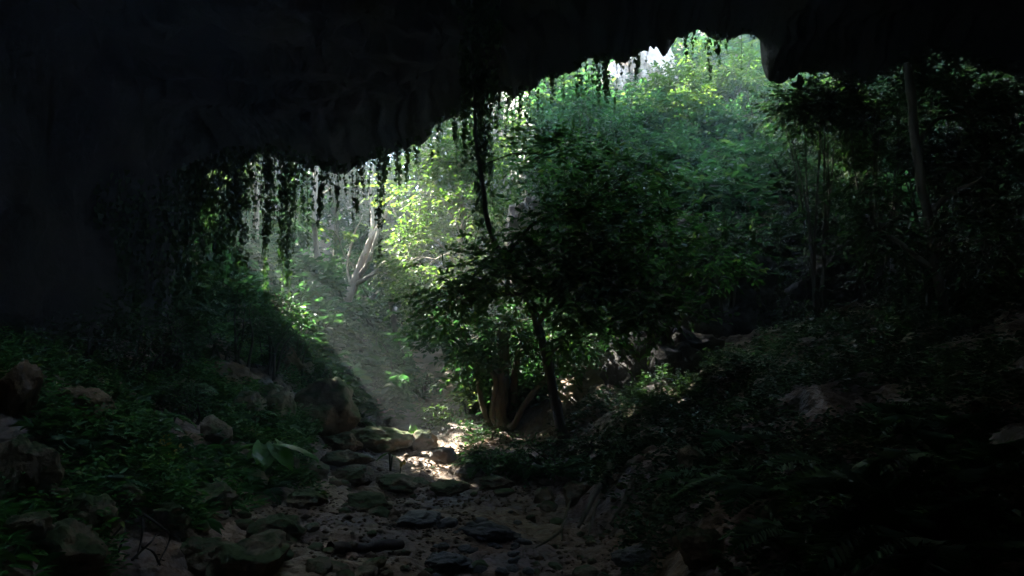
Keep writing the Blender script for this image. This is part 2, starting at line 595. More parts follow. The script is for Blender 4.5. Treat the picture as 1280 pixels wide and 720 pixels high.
def build_cave():
    L = np.array([at(*p) for p in LIP])
    x0, x1 = L[0, 0], L[-1, 0]
    xs = np.arange(x0, x1, 0.035)
    D = np.interp(xs, L[:, 0], L[:, 1])
    Zl = np.interp(xs, L[:, 0], L[:, 2])
    q = np.stack([xs * 3.3, xs * 0, xs * 0], -1)
    D = D + 0.10 * fbm(q, 4, 40)
    Zl = Zl + 0.045 * fbm(q * 2.6, 4, 41, .7) + 0.035 * np.round(1.4 * vnoise(q * 1.7, 44))
    xall = np.concatenate([np.linspace(-13, x0, 26)[:-1], xs, np.linspace(x1, 15, 26)[1:]])
    nx = len(xall)
    gl = np.full(25, -0.5)
    D = np.concatenate([np.full(25, D[0]), D, np.full(25, D[-1])])
    Zl = np.concatenate([np.full(25, 0.2), Zl, np.full(25, 0.2)])
    rows = []
    sb = np.concatenate([np.linspace(0, 2.2, 34), np.linspace(2.35, 9, 40), np.linspace(9.3, 21, 34)])
    # floor of the vault: heights fall to the ground at the left, right and back
    for s in sb[::-1]:
        y = D - s
        top = Zl + 1.35 * (1 - np.exp(-s / 2.2)) - 0.06 * min(s, 0.4)
        top = np.maximum(top, np.where((xall > -5.3) & (xall < 7.8), 0, -9) + 3.9 * sstep(s, 0.25, 1.6) * sstep(xall, -6.8, -4.6) * (1 - sstep(xall, 7.0, 8.2)))
        wl = np.interp(y, [-8, 0, 4, 7.5, 10, 12.5], [-7.2, -6.9, -6.5, -5.9, -5.5, -5.3])
        wr = np.interp(y, [-8, 0, 5, 9, 12], [6.5, 7.2, 7.8, 8.6, 9.6])
        drop = 7.5 * sstep(wl + 0.7 - xall, 0, 1.3) + 7.5 * sstep(xall - wr + 0.7, 0, 1.3) + 7.5 * sstep(-y, 4.5, 6.5) * (1 - sstep(xall, REAR0, REAR0 + 1.0))
        z = top - drop * sstep(s, 0.0, 0.8)
        P = np.stack([xall, y, z], -1)
        amp = sstep(s, 0.05, 1.3)
        dz = 0.45 * fbm(P * np.array([.5, .5, .5]), 3, 50) + 0.22 * fbm(P * 1.5, 4, 53) + 0.05 * fbm(P * 6, 3, 57)
        P[:, 2] += amp * (np.abs(dz) * 0.9 if s < 3 else dz)
        q = P[:, 2] + 0.25 * fbm(P * 0.6, 2, 66)
        st = 0.34
        fr = q / st - np.floor(q / st)
        P[:, 2] += amp * 0.75 * st * (sstep(fr, 0.25, 0.75) - fr)
        P[:, 0] += amp * (0.25 * fbm(P * 0.9 + 7, 3, 61) + 0.13 * fbm(P * 2.4 + 3, 4, 63))
        P[:, 2] = np.maximum(P[:, 2], -1.2)
        rows.append(P)
    base = rows[-1]
    prof = [(0.05, 0.05), (0.16, 0.16), (0.3, 0.4), (0.42, 0.8), (0.5, 1.4), (0.5, 2.1), (0.4, 2.9), (0.25, 3.8), (0.0, 4.7), (-0.6, 5.5), (-1.8, 6.3), (-4, 7.0), (-8, 7.6), (-14, 8.0), (-20, 8)]
    pd = np.array(prof)
    n_in = len(rows)
    for dy in np.concatenate([pd[:9, 0], np.linspace(-0.4, -20, 62)]):
        k = len(rows) - n_in
        dz = pd[k, 1] if k < 9 else float(np.interp(-dy, -pd[8:, 0], pd[8:, 1]))
        P = base.copy()
        P[:, 1] += dy
        # the cliff top levels out over the mouth
        zt = np.maximum(base[:, 2], 0.2)
        P[:, 2] = zt + dz * np.clip((12.0 - zt) / 8.0, 0.4, 1.5)
        a = min(1, dz) * 0.6
        P[:, 1] += a * 0.5 * fbm(P * 0.9, 4, 70)
        P[:, 2] += a * 0.4 * fbm(P * 0.9 + 9, 4, 71)
        # hollow in the hill round each roof opening added for skylight
        for H in HOLES if k > 9 else ():
            vx, vy = P[:, 0] - H[0], P[:, 1] - H[1]
            r = np.hypot(vx, vy)
            slope = 0.9 + 0.4 * (vy - vx) / np.maximum(r, .1) * .7
            P[:, 2] = np.minimum(P[:, 2], H[3] + np.maximum(0, r - H[2]) * slope)
        rows.append(P)
    V = np.array(rows)
    nr = len(rows)
    i = np.arange(nr - 1)[:, None] * nx + np.arange(nx - 1)[None]
    f = np.stack([i, i + nx, i + nx + 1, i + 1], -1).reshape(-1, 4)
    c = V.reshape(-1, 3)[f].mean(1)
    for H in HOLES:
        r = np.hypot(c[:, 0] - H[0], c[:, 1] - H[1]) + 0.35 * vnoise(c * 0.9, 77)
        ok = ~((r < H[2]) & (c[:, 2] > 3.2))
        f, c = f[ok], c[ok]
    mb = MB()
    mb.add(V, f)
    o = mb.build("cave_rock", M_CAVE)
    struct(o)
    return L


LIPW = build_cave()


def lip_at(px):
    a = np.array(LIP, float)
    return at(px, np.interp(px, a[:, 0], a[:, 1]), np.interp(px, a[:, 0], a[:, 2]))


# ------------------------------------------------------------------ trees, shrubs
def tree(name, label, cat, base, trunk, r, limbs, blobs, leafm, barkm, group=None, L=0.09, W=0.06, kind="oval", tl=0.4, k=9, seed=0, gap=0.35, tr=0.004, crown_name="crown", flat=0.75, droop=-0.15):
    """trunk: list of points; limbs: (points, r0, r1); blobs: (centre, radii, sprays)"""
    base = np.asarray(base, float)
    t = thing(name, base, label, cat, group)
    tb = MB()
    P = tube(tb, trunk, r[0], r[1], 12, max(14, len(trunk) * 7), 0.03, 0.16, seed)
    # root flare
    tube(tb, [trunk[0] + np.array([0, 0, -0.25]), trunk[0], trunk[0] + (np.asarray(trunk[1]) - trunk[0]) * 0.2], r[0] * 1.7, r[0] * 0.95, 12, 8, 0, 0.25, seed + 1)
    tb.build("trunk", barkm, t, base)
    lb, lf = MB(), MB()
    skel = [P]
    for i, (pts, a, b) in enumerate(limbs):
        skel.append(tube(lb, pts, a, b, 7, max(8, len(pts) * 6), 0.04, 0.1, seed + i + 5))
    S = np.vstack(skel)
    for i, (c, rr, n) in enumerate(blobs):
        c = np.asarray(c, float)
        rr = np.asarray(rr, float)
        d = np.linalg.norm(S - c, axis=1) + 0.6 * np.maximum(0, S[:, 2] - c[2])
        s0 = S[np.argmin(d)]
        ln = np.linalg.norm(c - s0)
        mid = (s0 + c) / 2 + np.array([0, 0, 0.10 * ln])
        rad = max(0.006, r[0] * 0.10 + 0.004 * ln)
        tube(lb, [s0, mid, c], rad, rad * 0.35, 5, 8, 0.04, 0, seed + i * 3)
        for j in range(5):
            v = nrm(RNG.normal(0, 1, 3)) * rr * 0.75
            tube(lb, [s0 * 0.25 + c * 0.75, c + v * 0.5 + np.array([0, 0, .04]), c + v], rad * 0.5, 0.003, 4, 6, 0.03, 0, seed + j)
        blob(lf, lb, c, rr, n, tl, k, L, W, kind, gap, seed=seed * 7 + i, tr=tr, flat=flat, droop=droop)
    lb.build("branches" if crown_name != "foliage" else "stems", barkm, t, base)
    lf.build(crown_name, leafm, t, base)
    return t


def auto_tree(name, label, cat, px, py, Y, h, rad, leafm, barkm, group, seed, nb=9, per=150, lean=(0, 0), L=0.12, W=0.075, k=8, tl=0.45, gap=0.35, z0=0.35, r=0.09, kind="oval"):
    rs = np.random.default_rng(seed)
    p = at(px, py, Y)
    b = np.array([p[0], p[1], gz(p[0], p[1]) - 0.05])
    top = b + np.array([lean[0], lean[1], h])
    mid = b + np.array([lean[0] * .35 + rs.normal(0, .15), lean[1] * .35 + rs.normal(0, .15), h * 0.5])
    limbs, blobs = [], []
    for i in range(nb):
        f = z0 + (1 - z0) * (i + 0.5) / nb
        s = b * (1 - f) + top * f
        a = i * 2.4 + rs.uniform(0, 1)
        ext = rad * (1.0 - 0.55 * max(0, f - 0.55) / 0.45) * rs.uniform(0.6, 1.0)
        c = s + np.array([math.cos(a) * ext, math.sin(a) * ext, rs.uniform(-.1, .35)])
        q = b * (1 - f * .8) + top * f * .8
        limbs.append(([q, (q + c) / 2 + np.array([0, 0, .12]), c], r * 0.3, r * 0.08))
        bs = rad * rs.uniform(0.42, 0.68)
        blobs.append((c, (bs, bs, bs * 0.62), per))
    blobs.append((top, (rad * .5, rad * .5, rad * .4), per))
    return tree(name, label, cat, b, [b, mid, top], (r, r * 0.3), limbs, blobs, leafm, barkm, group, L, W, kind, tl, k, seed, gap)


def bush(name, label, px, py, Y, size, leafm, seed, group=None, n=260, L=0.07, W=0.045, k=8, tl=0.3, gap=0.25, kind="oval", cat="shrub", zoff=0.0, grounded=True):
    """size: radii; centre of the crown lies at the given direction"""
    c = at(px, py, Y)
    size = np.asarray(size, float)
    g = gz(c[0], c[1])
    base = np.array([c[0], c[1], min(g, c[2] - 0.1)])
    rs = np.random.default_rng(seed)
    t = thing(name, base, label, cat, group)
    st, lf = MB(), MB()
    for i in range(5):
        v = nrm(rs.normal(0, 1, 3)) * size * 0.7
        e = c + v
        tube(st, [base + np.array([rs.normal(0, .05), rs.normal(0, .05), -.08]), (base + e) / 2 + rs.normal(0, .08, 3), e], 0.02 + 0.012 * size.mean(), 0.005, 6, 9, 0.03, 0.1, seed + i)
    m = max(3, int(size.mean() * 5))
    for i in range(m):
        v = nrm(rs.normal(0, 1, 3)) * size * rs.uniform(0.3, 0.65)
        blob(lf, st, c + v, size * rs.uniform(0.42, 0.62), int(n / m), tl, k, L, W, kind, gap, seed=seed * 5 + i)
    st.build("stems", M_BARKD, t, base)
    lf.build("foliage", leafm, t, base)
    return t


# pale forked tree standing in the sun
d = 17.0
b0 = at(430, 392, d)
b0[2] = min(b0[2], gz(b0[0], b0[1]))
A = lambda x, y, Y=d: at(x, y, Y)
tree("forked_tree", "pale barked leaning tree forking into bare sunlit limbs in the hazy shaft of light", "tree", b0,
     [b0, A(432, 385), A(443, 355), A(455, 322), A(463, 302)], (0.125, 0.075),
     [([A(463, 302), A(473, 285), A(484, 262), A(497, 238), A(505, 215)], 0.075, 0.025),
      ([A(449, 345), A(459, 330, 16.7), A(467, 310, 16.6), A(474, 280, 16.6), A(476, 240, 16.5)], 0.06, 0.022),
      ([A(463, 302), A(466, 270, 17.3), A(463, 240, 17.5), A(466, 205, 17.6)], 0.06, 0.02),
      ([A(443, 357), A(462, 345, 16.7), A(480, 330, 16.5), A(506, 321, 16.4)], 0.06, 0.02),
      ([A(466, 304), A(485, 302, 17.2), A(512, 293, 17.4)], 0.035, 0.012),
      ([A(440, 362), A(434, 335, 17.2), A(440, 310, 17.4), A(447, 280, 17.4)], 0.035, 0.012),
      ([A(437, 320, 17.3), A(440, 298, 17.3), A(452, 268, 17.3)], 0.022, 0.008),
      ([A(447, 345), A(437, 330), A(431, 318)], 0.02, 0.008),
      ([A(490, 250), A(494, 270, 16.8), A(499, 280, 16.8), A(507, 272, 16.8)], 0.02, 0.008),
      ([A(455, 348, 16.7), A(478, 340, 16.4), A(497, 350, 16.4)], 0.014, 0.006)],
     [(A(418, 286, 16.7), (.28, .2, .12), 20), (A(512, 320, 16.4), (.4, .3, .25), 40), (A(515, 232), (.4, .4, .2), 40), (A(498, 352, 16.4), (.25, .2, .2), 24)],
     M_PALE, M_BARKP, None, 0.12, 0.075, seed=3, gap=0.45)

# slender pale trunk further left; unseen crown added above the rim for shade
b1 = at(396, 400, 17.5)
b1[2] = gz(b1[0], b1[1])
tree("slender_tree", "thin upright pale trunk seen between ivy strands at the left of the cave mouth", "tree", b1,
     [b1, at(397, 330, 17.5), at(393, 270, 17.5), at(395, 200, 17.5), at(392, 60, 17.6), at(390, -120, 17.6)], (0.07, 0.04),
     [([at(394, 247, 17.5), at(405, 240, 17.4), at(415, 234, 17.3)], .025, .01), ([at(395, 300, 17.5), at(384, 288, 17.5), at(372, 280, 17.5)], .025, .01)],
     [(at(368, 280, 17.6), (.4, .4, .3), 40), (np.array([-4.3, 17.8, 10.6]), (1.7, 1.9, 1.5), 700), (np.array([-5.3, 16.9, 10.0]), (1.3, 1.4, 1.2), 420), (np.array([-3.3, 19.0, 10.2]), (1.4, 1.5, 1.2), 480), (np.array([-3.6, 17.6, 12.0]), (1.4, 1.5, 1.0), 420)], M_BRIGHT, M_BARKP, None, 0.17, 0.11, seed=4, gap=0.1)
b2 = np.array([-6.4, 14.6, gz(-6.4, 14.6)])  # added tree, its unseen crown narrows the sun on the streambed
tree("added_bank_tree", "broad tree added on the left bank outside, its unseen crown shading the streambed", "tree", b2,
     [b2, b2 + np.array([.1, 0, 2]), np.array([-6.2, 14.5, 7.6])], (.13, .06), [],
     [(np.array([-6.4, 14.2, 8.1]), (1.4, 1.4, 1.2), 560), (np.array([-5.33, 13.87, 5.6]), (.5, .5, .45), 240), (np.array([-5.67, 15.36, 6.8]), (.8, .8, .8), 300), (np.array([-5.6, 15.5, 8.2]), (1.1, 1.1, .9), 340)], M_MID, M_BARKM, None, 0.15, 0.10, seed=14, gap=0.1)

def sunpt(a, t, b):
    return np.array([.643 * a - .766 * t, .766 * a + .643 * t, b + .7536 * t])


b5 = np.array([-5.2, 15.9, gz(-5.2, 15.9)])
tree("broadleaf_tree", "sunlit bushy tree on the left bank right behind the ivy curtain", "tree", b5,
     [b5, b5 + np.array([.05, 0, 1.2]), sunpt(8.7, 14.2, -5.0)], (.08, .03), [],
     [(sunpt(8.0, 13.9, -5.2), (.45, .45, .35), 130), (sunpt(8.5, 14.2, -5.55), (.55, .5, .42), 170), (sunpt(9.0, 14.3, -5.8), (.6, .55, .45), 190), (sunpt(9.5, 14.4, -6.2), (.5, .5, .4), 130), (sunpt(8.0, 14.0, -4.5), (.5, .5, .35), 150)],
     M_BRIGHT, M_BARKP, "sunlit trees beyond the cave mouth", 0.10, 0.065, seed=17, gap=0.68)
b3 = np.array([-4.1, 20.4, gz(-4.1, 20.4)])  # added tree, crown set to shade the middle of the right hillside
tree("added_tall_tree", "added tall tree behind the forked tree, its unseen crown shading the right hillside", "tree", b3,
     [b3, b3 + np.array([.1, 0, 3]), np.array([-4.2, 20.2, 7.0]), np.array([-4.1, 20.0, 11.5])], (.16, .07), [],
     [(np.array([-4.9, 19.3, 9.6]), (1.3, 1.3, 1.0), 420), (np.array([-4.0, 20.3, 10.0]), (1.15, 1.15, 1.0), 420), (np.array([-4.2, 20.0, 11.8]), (1.4, 1.4, 1.0), 420)], M_MID, M_BARKP, None, 0.17, 0.11, seed=15, gap=0.1)
b4 = np.array([-2.4, 22.6, gz(-2.4, 22.6)])  # added tree, crown set to keep sun off the upper right growth
tree("added_tall_tree", "added tall tree right of the small patch of sky, its unseen crown casting shade", "tree", b4,
     [b4, b4 + np.array([-.1, 0, 5]), np.array([-2.5, 22.4, 10.5]), np.array([-2.4, 22.2, 17.3])], (.18, .08), [],
     [(np.array([-3.26, 20.2, 13.7]), (.95, .95, .9), 320), (np.array([-3.4, 21.2, 15.9]), (1.7, 1.7, 1.3), 560), (np.array([-2.2, 22.8, 16.7]), (1.8, 1.8, 1.4), 640), (np.array([-1.0, 24.2, 17.3]), (1.7, 1.7, 1.3), 560), (np.array([-2.4, 22.4, 18.8]), (1.8, 1.8, 1.2), 520)], M_MID, M_BARKP, None, 0.19, 0.12, seed=16, gap=0.1)

# leaning dark tree: trunk rises from the right bank and its crown hangs over the streambed
bd = at(706, 566, 10.3)
bd[2] = gz(bd[0], bd[1])
T = lambda x, y, Y=10.3: at(x, y, Y)
tree("leaning_tree", "dark leaning tree whose leafy boughs hang over the middle of the streambed", "tree", bd,
     [bd, T(702, 540), T(692, 490), T(684, 450), T(668, 395), T(655, 365), T(632, 325), T(616, 292), T(604, 240), T(596, 185), T(592, 100, 10.5), T(590, 20, 10.5)], (0.078, 0.013),
     [([T(660, 372), T(648, 368, 10.0), T(630, 367, 9.8), T(600, 360, 9.6), T(565, 372, 9.5)], .035, .012),
      ([T(672, 405), T(700, 370, 9.8), T(740, 345, 9.5), T(790, 340, 9.3), T(830, 372, 9.2)], .045, .012),
      ([T(632, 322), T(645, 305, 10.2), T(662, 285, 10), T(700, 262, 9.8)], .035, .012),
      ([T(640, 335), T(665, 320, 10.1), T(690, 318, 10)], .03, .012),
      ([T(684, 450), T(710, 420, 10), T(735, 400, 9.8)], .03, .01)],
     [(T(590, 338, 9.7), (.55, .5, .28), 170), (T(560, 368, 9.5), (.3, .35, .22), 80), (T(630, 356, 9.9), (.4, .4, .22), 110), (T(610, 318, 9.9), (.35, .35, .2), 70),
      (T(690, 330, 9.8), (.5, .5, .3), 150), (T(730, 345, 9.5), (.55, .5, .32), 190), (T(775, 372, 9.3), (.5, .5, .3), 170), (T(812, 385, 9.2), (.28, .3, .16), 60),
      (T(720, 285, 9.8), (.6, .55, .4), 210), (T(770, 310, 9.5), (.45, .5, .35), 140), (T(700, 395, 9.8), (.55, .5, .3), 180), (T(745, 410, 9.6), (.4, .4, .25), 110),
      (T(830, 290, 9.9), (.6, .55, .4), 190), (T(880, 325, 10.0), (.5, .45, .3), 140), (T(800, 235, 10.2), (.6, .5, .4), 170), (T(690, 195, 10.5), (.55, .5, .35), 130), (T(850, 400, 9.8), (.4, .4, .3), 100), (T(655, 300, 10.2), (.3, .3, .2), 50), (T(745, 250, 9.9), (.45, .5, .25), 120), (T(600, 300, 10.1), (.25, .3, .16), 40)],
     M_UNDER, M_BARKD, None, 0.10, 0.062, seed=5, tl=0.34, k=8, gap=0.4, tr=0.003)

# many-stemmed tree in the middle
bm_ = at(630, 548, 12.0)
bm_[2] = gz(bm_[0], bm_[1])
Q = lambda x, y, Y=12.0: at(x, y, Y)
tree("many_stemmed_tree", "tree with a fan of five bare stems at the end of the streambed", "tree", bm_,
     [bm_, Q(624, 520), Q(626, 480), Q(628, 445), Q(634, 395)], (0.15, 0.09),
     [([bm_, Q(612, 532), Q(601, 500), Q(597, 468), Q(586, 420)], .06, .03), ([bm_, Q(615, 520, 11.9), Q(618, 478, 11.9), Q(612, 455, 11.9), Q(610, 400)], .055, .03),
      ([bm_, Q(634, 535, 12.1), Q(642, 500, 12.1), Q(647, 455, 12.1), Q(655, 400, 12.2)], .08, .05), ([bm_, Q(643, 530, 11.8), Q(655, 506, 11.8), Q(672, 486, 11.7), Q(700, 460, 11.6)], .06, .035)],
     [(Q(600, 420), (.7, .6, .4), 190), (Q(580, 445, 11.9), (.4, .4, .25), 90), (Q(640, 405), (.7, .7, .4), 200), (Q(690, 430, 11.8), (.6, .6, .4), 170), (Q(560, 405, 12.3), (.5, .5, .35), 110), (Q(660, 440, 11.8), (.4, .4, .25), 80)],
     M_MID, M_BARKM, None, 0.10, 0.065, seed=6, gap=0.38)

# slim dark tree at the right and the creeper-clad one
br = at(1206, 520, 8.6)
br[2] = gz(br[0], br[1])
R_ = lambda x, y, Y=8.6: at(x, y, Y)
tree("slim_tree", "slim straight dark trunk on the right bank under the cave rim", "tree", br,
     [br, R_(1196, 470), R_(1178, 380), R_(1160, 280), R_(1145, 180), R_(1133, 80)], (0.06, 0.045),
     [([R_(1158, 270), R_(1190, 240, 8.5), R_(1225, 225, 8.4)], .04, .012), ([R_(1170, 340), R_(1120, 300, 8.8), R_(1100, 290, 9)], .035, .012), ([R_(1145, 180), R_(1170, 150, 8.8), R_(1200, 140, 9)], .03, .01)],
     [(R_(1225, 225, 8.4), (.6, .5, .4), 170), (R_(1105, 285, 9), (.5, .5, .3), 120), (R_(1200, 145, 9), (.6, .6, .35), 150), (R_(1240, 300, 8.3), (.5, .5, .4), 140), (R_(1100, 230, 9.2), (.35, .35, .25), 70), (R_(1170, 430, 8.4), (.5, .4, .3), 100)],
     M_MID, M_BARKM, None, 0.085, 0.055, seed=8, gap=0.35)

# trees outside the mouth, in the sun
sun_group = "sunlit trees beyond the cave mouth"
auto_tree("broadleaf_tree", "light green sunlit tree right of the pale forked trunk", "tree", 572, 440, 15.0, 4.6, 1.15, M_BRIGHT, M_BARKP, sun_group, 21, nb=12, per=120, L=.11, W=.07, z0=.2)
auto_tree("broadleaf_tree", "sunlit tree behind the leaning trunk, upper middle of the cave mouth", "tree", 600, 440, 17.5, 7.2, 1.6, M_BRIGHT, M_BARKP, sun_group, 22, nb=13, per=120, L=.13, W=.08, z0=.3)
auto_tree("broadleaf_tree", "bright far tree up the left bank seen through the ivy curtain", "tree", 336, 420, 25.0, 3.4, 1.4, M_PALE, M_BARKP, sun_group, 23, nb=11, per=120, L=.10, W=.065, z0=.12)
auto_tree("broadleaf_tree", "leafy tree on the left bank partly lit behind the dark ivy at far left", "tree", 275, 420, 25.5, 3.4, 1.4, M_BRIGHT, M_BARKM, sun_group, 24, nb=10, per=120, L=.10, W=.065, z0=.1)
auto_tree("broadleaf_tree", "hazy green tree low in the gully below the forked limbs", "tree", 415, 470, 19.5, 3.6, 1.2, M_MID, M_BARKM, sun_group, 25, nb=9, per=130, L=.13, W=.08, z0=.2)
auto_tree("broadleaf_tree", "dim tree in the gully shade right under the forked limbs", "tree", 505, 480, 19.0, 4.0, 1.3, M_MID, M_BARKM, sun_group, 26, nb=9, per=130, L=.13, W=.08, z0=.2)
# hillside trees far behind
k = 0
for (px, Y, h, rad, m, lab) in [
    (300, 24, 7, 2.0, M_MID, "far forest tree seen at left behind the lit bank trees"),
    (365, 27, 7.5, 2.1, M_BRIGHT, "far forest tree behind the thin pale trunk"),
    (418, 31, 6.0, 2.0, M_DARK, "far tree in haze left of the small patch of sky"),
    (512, 27, 7.5, 2.0, M_MID, "far tree in haze right of the small patch of sky"),
    (560, 25, 8.5, 2.2, M_MID, "far forest tree at the top of the gully below the middle of the rim"),
    (640, 24, 8, 2.2, M_BRIGHT, "far sunlit forest tree between the leaning trunk and the right hillside")]:
    auto_tree("forest_tree", lab, "tree", px, 420, Y, h, rad, m, M_BARKM, "forest trees far up the gully", 40 + k, nb=11, per=110, L=.17, W=.11, k=8, tl=.55, z0=.15, gap=.3)
    k += 1

# ------------------------------------------------------------------ right hillside growth
hill = "shrubs covering the right hillside"
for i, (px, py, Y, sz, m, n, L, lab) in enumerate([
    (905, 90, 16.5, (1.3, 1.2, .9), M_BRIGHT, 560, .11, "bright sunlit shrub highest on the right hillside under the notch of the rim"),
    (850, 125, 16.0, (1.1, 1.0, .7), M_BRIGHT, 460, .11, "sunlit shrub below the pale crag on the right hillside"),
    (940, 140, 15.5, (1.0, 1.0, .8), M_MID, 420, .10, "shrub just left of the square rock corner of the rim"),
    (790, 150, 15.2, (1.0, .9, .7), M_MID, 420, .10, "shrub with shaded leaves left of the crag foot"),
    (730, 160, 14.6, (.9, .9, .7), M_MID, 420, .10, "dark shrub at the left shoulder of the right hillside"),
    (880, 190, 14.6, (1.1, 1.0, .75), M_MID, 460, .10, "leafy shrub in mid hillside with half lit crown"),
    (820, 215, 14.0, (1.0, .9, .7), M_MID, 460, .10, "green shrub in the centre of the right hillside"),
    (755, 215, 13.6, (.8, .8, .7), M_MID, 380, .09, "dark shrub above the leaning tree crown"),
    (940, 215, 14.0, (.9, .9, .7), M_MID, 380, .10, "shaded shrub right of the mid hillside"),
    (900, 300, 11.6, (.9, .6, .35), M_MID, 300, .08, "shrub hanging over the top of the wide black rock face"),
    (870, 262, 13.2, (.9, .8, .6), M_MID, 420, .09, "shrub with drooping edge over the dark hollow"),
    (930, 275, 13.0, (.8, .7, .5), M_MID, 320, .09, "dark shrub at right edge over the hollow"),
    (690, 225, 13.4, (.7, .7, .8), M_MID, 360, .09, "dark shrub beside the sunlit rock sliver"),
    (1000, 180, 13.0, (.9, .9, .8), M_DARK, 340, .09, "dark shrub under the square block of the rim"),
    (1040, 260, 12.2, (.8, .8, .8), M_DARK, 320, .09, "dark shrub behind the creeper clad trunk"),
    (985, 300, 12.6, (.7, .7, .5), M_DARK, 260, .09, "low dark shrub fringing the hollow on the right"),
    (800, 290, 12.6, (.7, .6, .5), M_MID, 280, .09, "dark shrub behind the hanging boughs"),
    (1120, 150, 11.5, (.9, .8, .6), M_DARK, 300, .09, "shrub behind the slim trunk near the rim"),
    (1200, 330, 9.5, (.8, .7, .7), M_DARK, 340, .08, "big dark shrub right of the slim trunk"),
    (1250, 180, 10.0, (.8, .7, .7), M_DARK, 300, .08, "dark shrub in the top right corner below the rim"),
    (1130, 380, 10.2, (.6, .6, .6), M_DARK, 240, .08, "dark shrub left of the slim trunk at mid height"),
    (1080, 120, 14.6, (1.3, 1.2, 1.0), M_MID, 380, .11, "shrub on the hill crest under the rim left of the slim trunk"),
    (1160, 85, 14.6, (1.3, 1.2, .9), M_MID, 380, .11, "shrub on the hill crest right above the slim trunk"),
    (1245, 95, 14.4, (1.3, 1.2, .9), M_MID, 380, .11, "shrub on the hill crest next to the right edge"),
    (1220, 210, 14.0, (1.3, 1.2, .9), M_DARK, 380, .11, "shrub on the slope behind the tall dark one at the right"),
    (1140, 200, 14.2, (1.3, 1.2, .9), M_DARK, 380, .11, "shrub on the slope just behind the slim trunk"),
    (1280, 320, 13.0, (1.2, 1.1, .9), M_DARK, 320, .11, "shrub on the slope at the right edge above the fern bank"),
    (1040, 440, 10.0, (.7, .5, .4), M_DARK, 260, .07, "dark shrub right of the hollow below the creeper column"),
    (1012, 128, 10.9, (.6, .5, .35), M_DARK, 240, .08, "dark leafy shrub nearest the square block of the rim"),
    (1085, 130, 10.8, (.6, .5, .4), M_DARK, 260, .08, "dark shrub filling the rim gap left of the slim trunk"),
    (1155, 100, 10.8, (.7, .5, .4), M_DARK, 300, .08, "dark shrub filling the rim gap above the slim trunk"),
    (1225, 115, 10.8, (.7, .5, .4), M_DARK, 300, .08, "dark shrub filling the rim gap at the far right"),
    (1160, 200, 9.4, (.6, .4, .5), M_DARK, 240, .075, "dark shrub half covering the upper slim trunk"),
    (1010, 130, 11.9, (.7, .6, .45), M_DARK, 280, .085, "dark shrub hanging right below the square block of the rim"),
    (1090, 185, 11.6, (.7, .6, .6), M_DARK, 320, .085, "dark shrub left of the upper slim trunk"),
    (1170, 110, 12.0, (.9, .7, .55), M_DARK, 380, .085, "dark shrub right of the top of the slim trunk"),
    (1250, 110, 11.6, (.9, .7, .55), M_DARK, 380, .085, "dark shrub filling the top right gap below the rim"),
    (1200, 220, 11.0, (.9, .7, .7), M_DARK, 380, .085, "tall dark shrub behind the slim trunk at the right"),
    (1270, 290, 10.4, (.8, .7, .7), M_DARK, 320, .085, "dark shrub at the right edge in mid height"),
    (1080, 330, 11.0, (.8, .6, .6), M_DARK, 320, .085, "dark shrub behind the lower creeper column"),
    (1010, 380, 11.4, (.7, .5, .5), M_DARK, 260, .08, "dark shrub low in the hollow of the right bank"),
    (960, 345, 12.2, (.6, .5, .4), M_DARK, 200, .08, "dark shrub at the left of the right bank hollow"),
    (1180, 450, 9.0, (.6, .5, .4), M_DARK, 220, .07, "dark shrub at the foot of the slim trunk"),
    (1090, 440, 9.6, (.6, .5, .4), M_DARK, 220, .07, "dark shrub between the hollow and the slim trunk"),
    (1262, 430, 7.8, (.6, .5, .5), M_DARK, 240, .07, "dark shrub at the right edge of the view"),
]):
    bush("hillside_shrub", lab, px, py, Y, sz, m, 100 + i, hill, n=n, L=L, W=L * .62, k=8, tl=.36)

gul = "shrubs in the shaded gully beyond the streambed"
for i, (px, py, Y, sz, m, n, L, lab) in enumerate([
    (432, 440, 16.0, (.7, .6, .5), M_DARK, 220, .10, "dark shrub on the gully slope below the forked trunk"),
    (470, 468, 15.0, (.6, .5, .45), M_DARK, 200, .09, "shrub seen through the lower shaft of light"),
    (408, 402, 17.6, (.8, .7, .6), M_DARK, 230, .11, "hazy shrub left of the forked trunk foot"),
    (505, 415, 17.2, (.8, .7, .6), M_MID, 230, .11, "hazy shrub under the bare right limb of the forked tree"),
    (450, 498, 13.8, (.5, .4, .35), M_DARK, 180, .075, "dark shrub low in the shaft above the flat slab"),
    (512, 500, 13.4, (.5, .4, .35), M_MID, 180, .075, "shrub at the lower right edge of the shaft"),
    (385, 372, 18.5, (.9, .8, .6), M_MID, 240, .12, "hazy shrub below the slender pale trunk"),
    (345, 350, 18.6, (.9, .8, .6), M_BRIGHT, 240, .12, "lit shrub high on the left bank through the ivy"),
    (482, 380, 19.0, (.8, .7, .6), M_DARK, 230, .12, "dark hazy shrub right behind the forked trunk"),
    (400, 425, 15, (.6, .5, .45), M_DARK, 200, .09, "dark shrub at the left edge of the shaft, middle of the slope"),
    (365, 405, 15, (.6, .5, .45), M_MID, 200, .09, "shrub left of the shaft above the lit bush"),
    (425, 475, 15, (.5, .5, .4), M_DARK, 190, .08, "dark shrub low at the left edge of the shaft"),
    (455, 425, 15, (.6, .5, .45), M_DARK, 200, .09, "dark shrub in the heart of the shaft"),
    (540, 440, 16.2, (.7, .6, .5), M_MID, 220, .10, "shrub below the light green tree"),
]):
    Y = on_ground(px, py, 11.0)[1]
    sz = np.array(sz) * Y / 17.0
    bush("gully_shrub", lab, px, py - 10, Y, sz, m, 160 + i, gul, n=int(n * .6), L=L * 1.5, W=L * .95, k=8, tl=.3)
mid = "low bushes around the streambed"
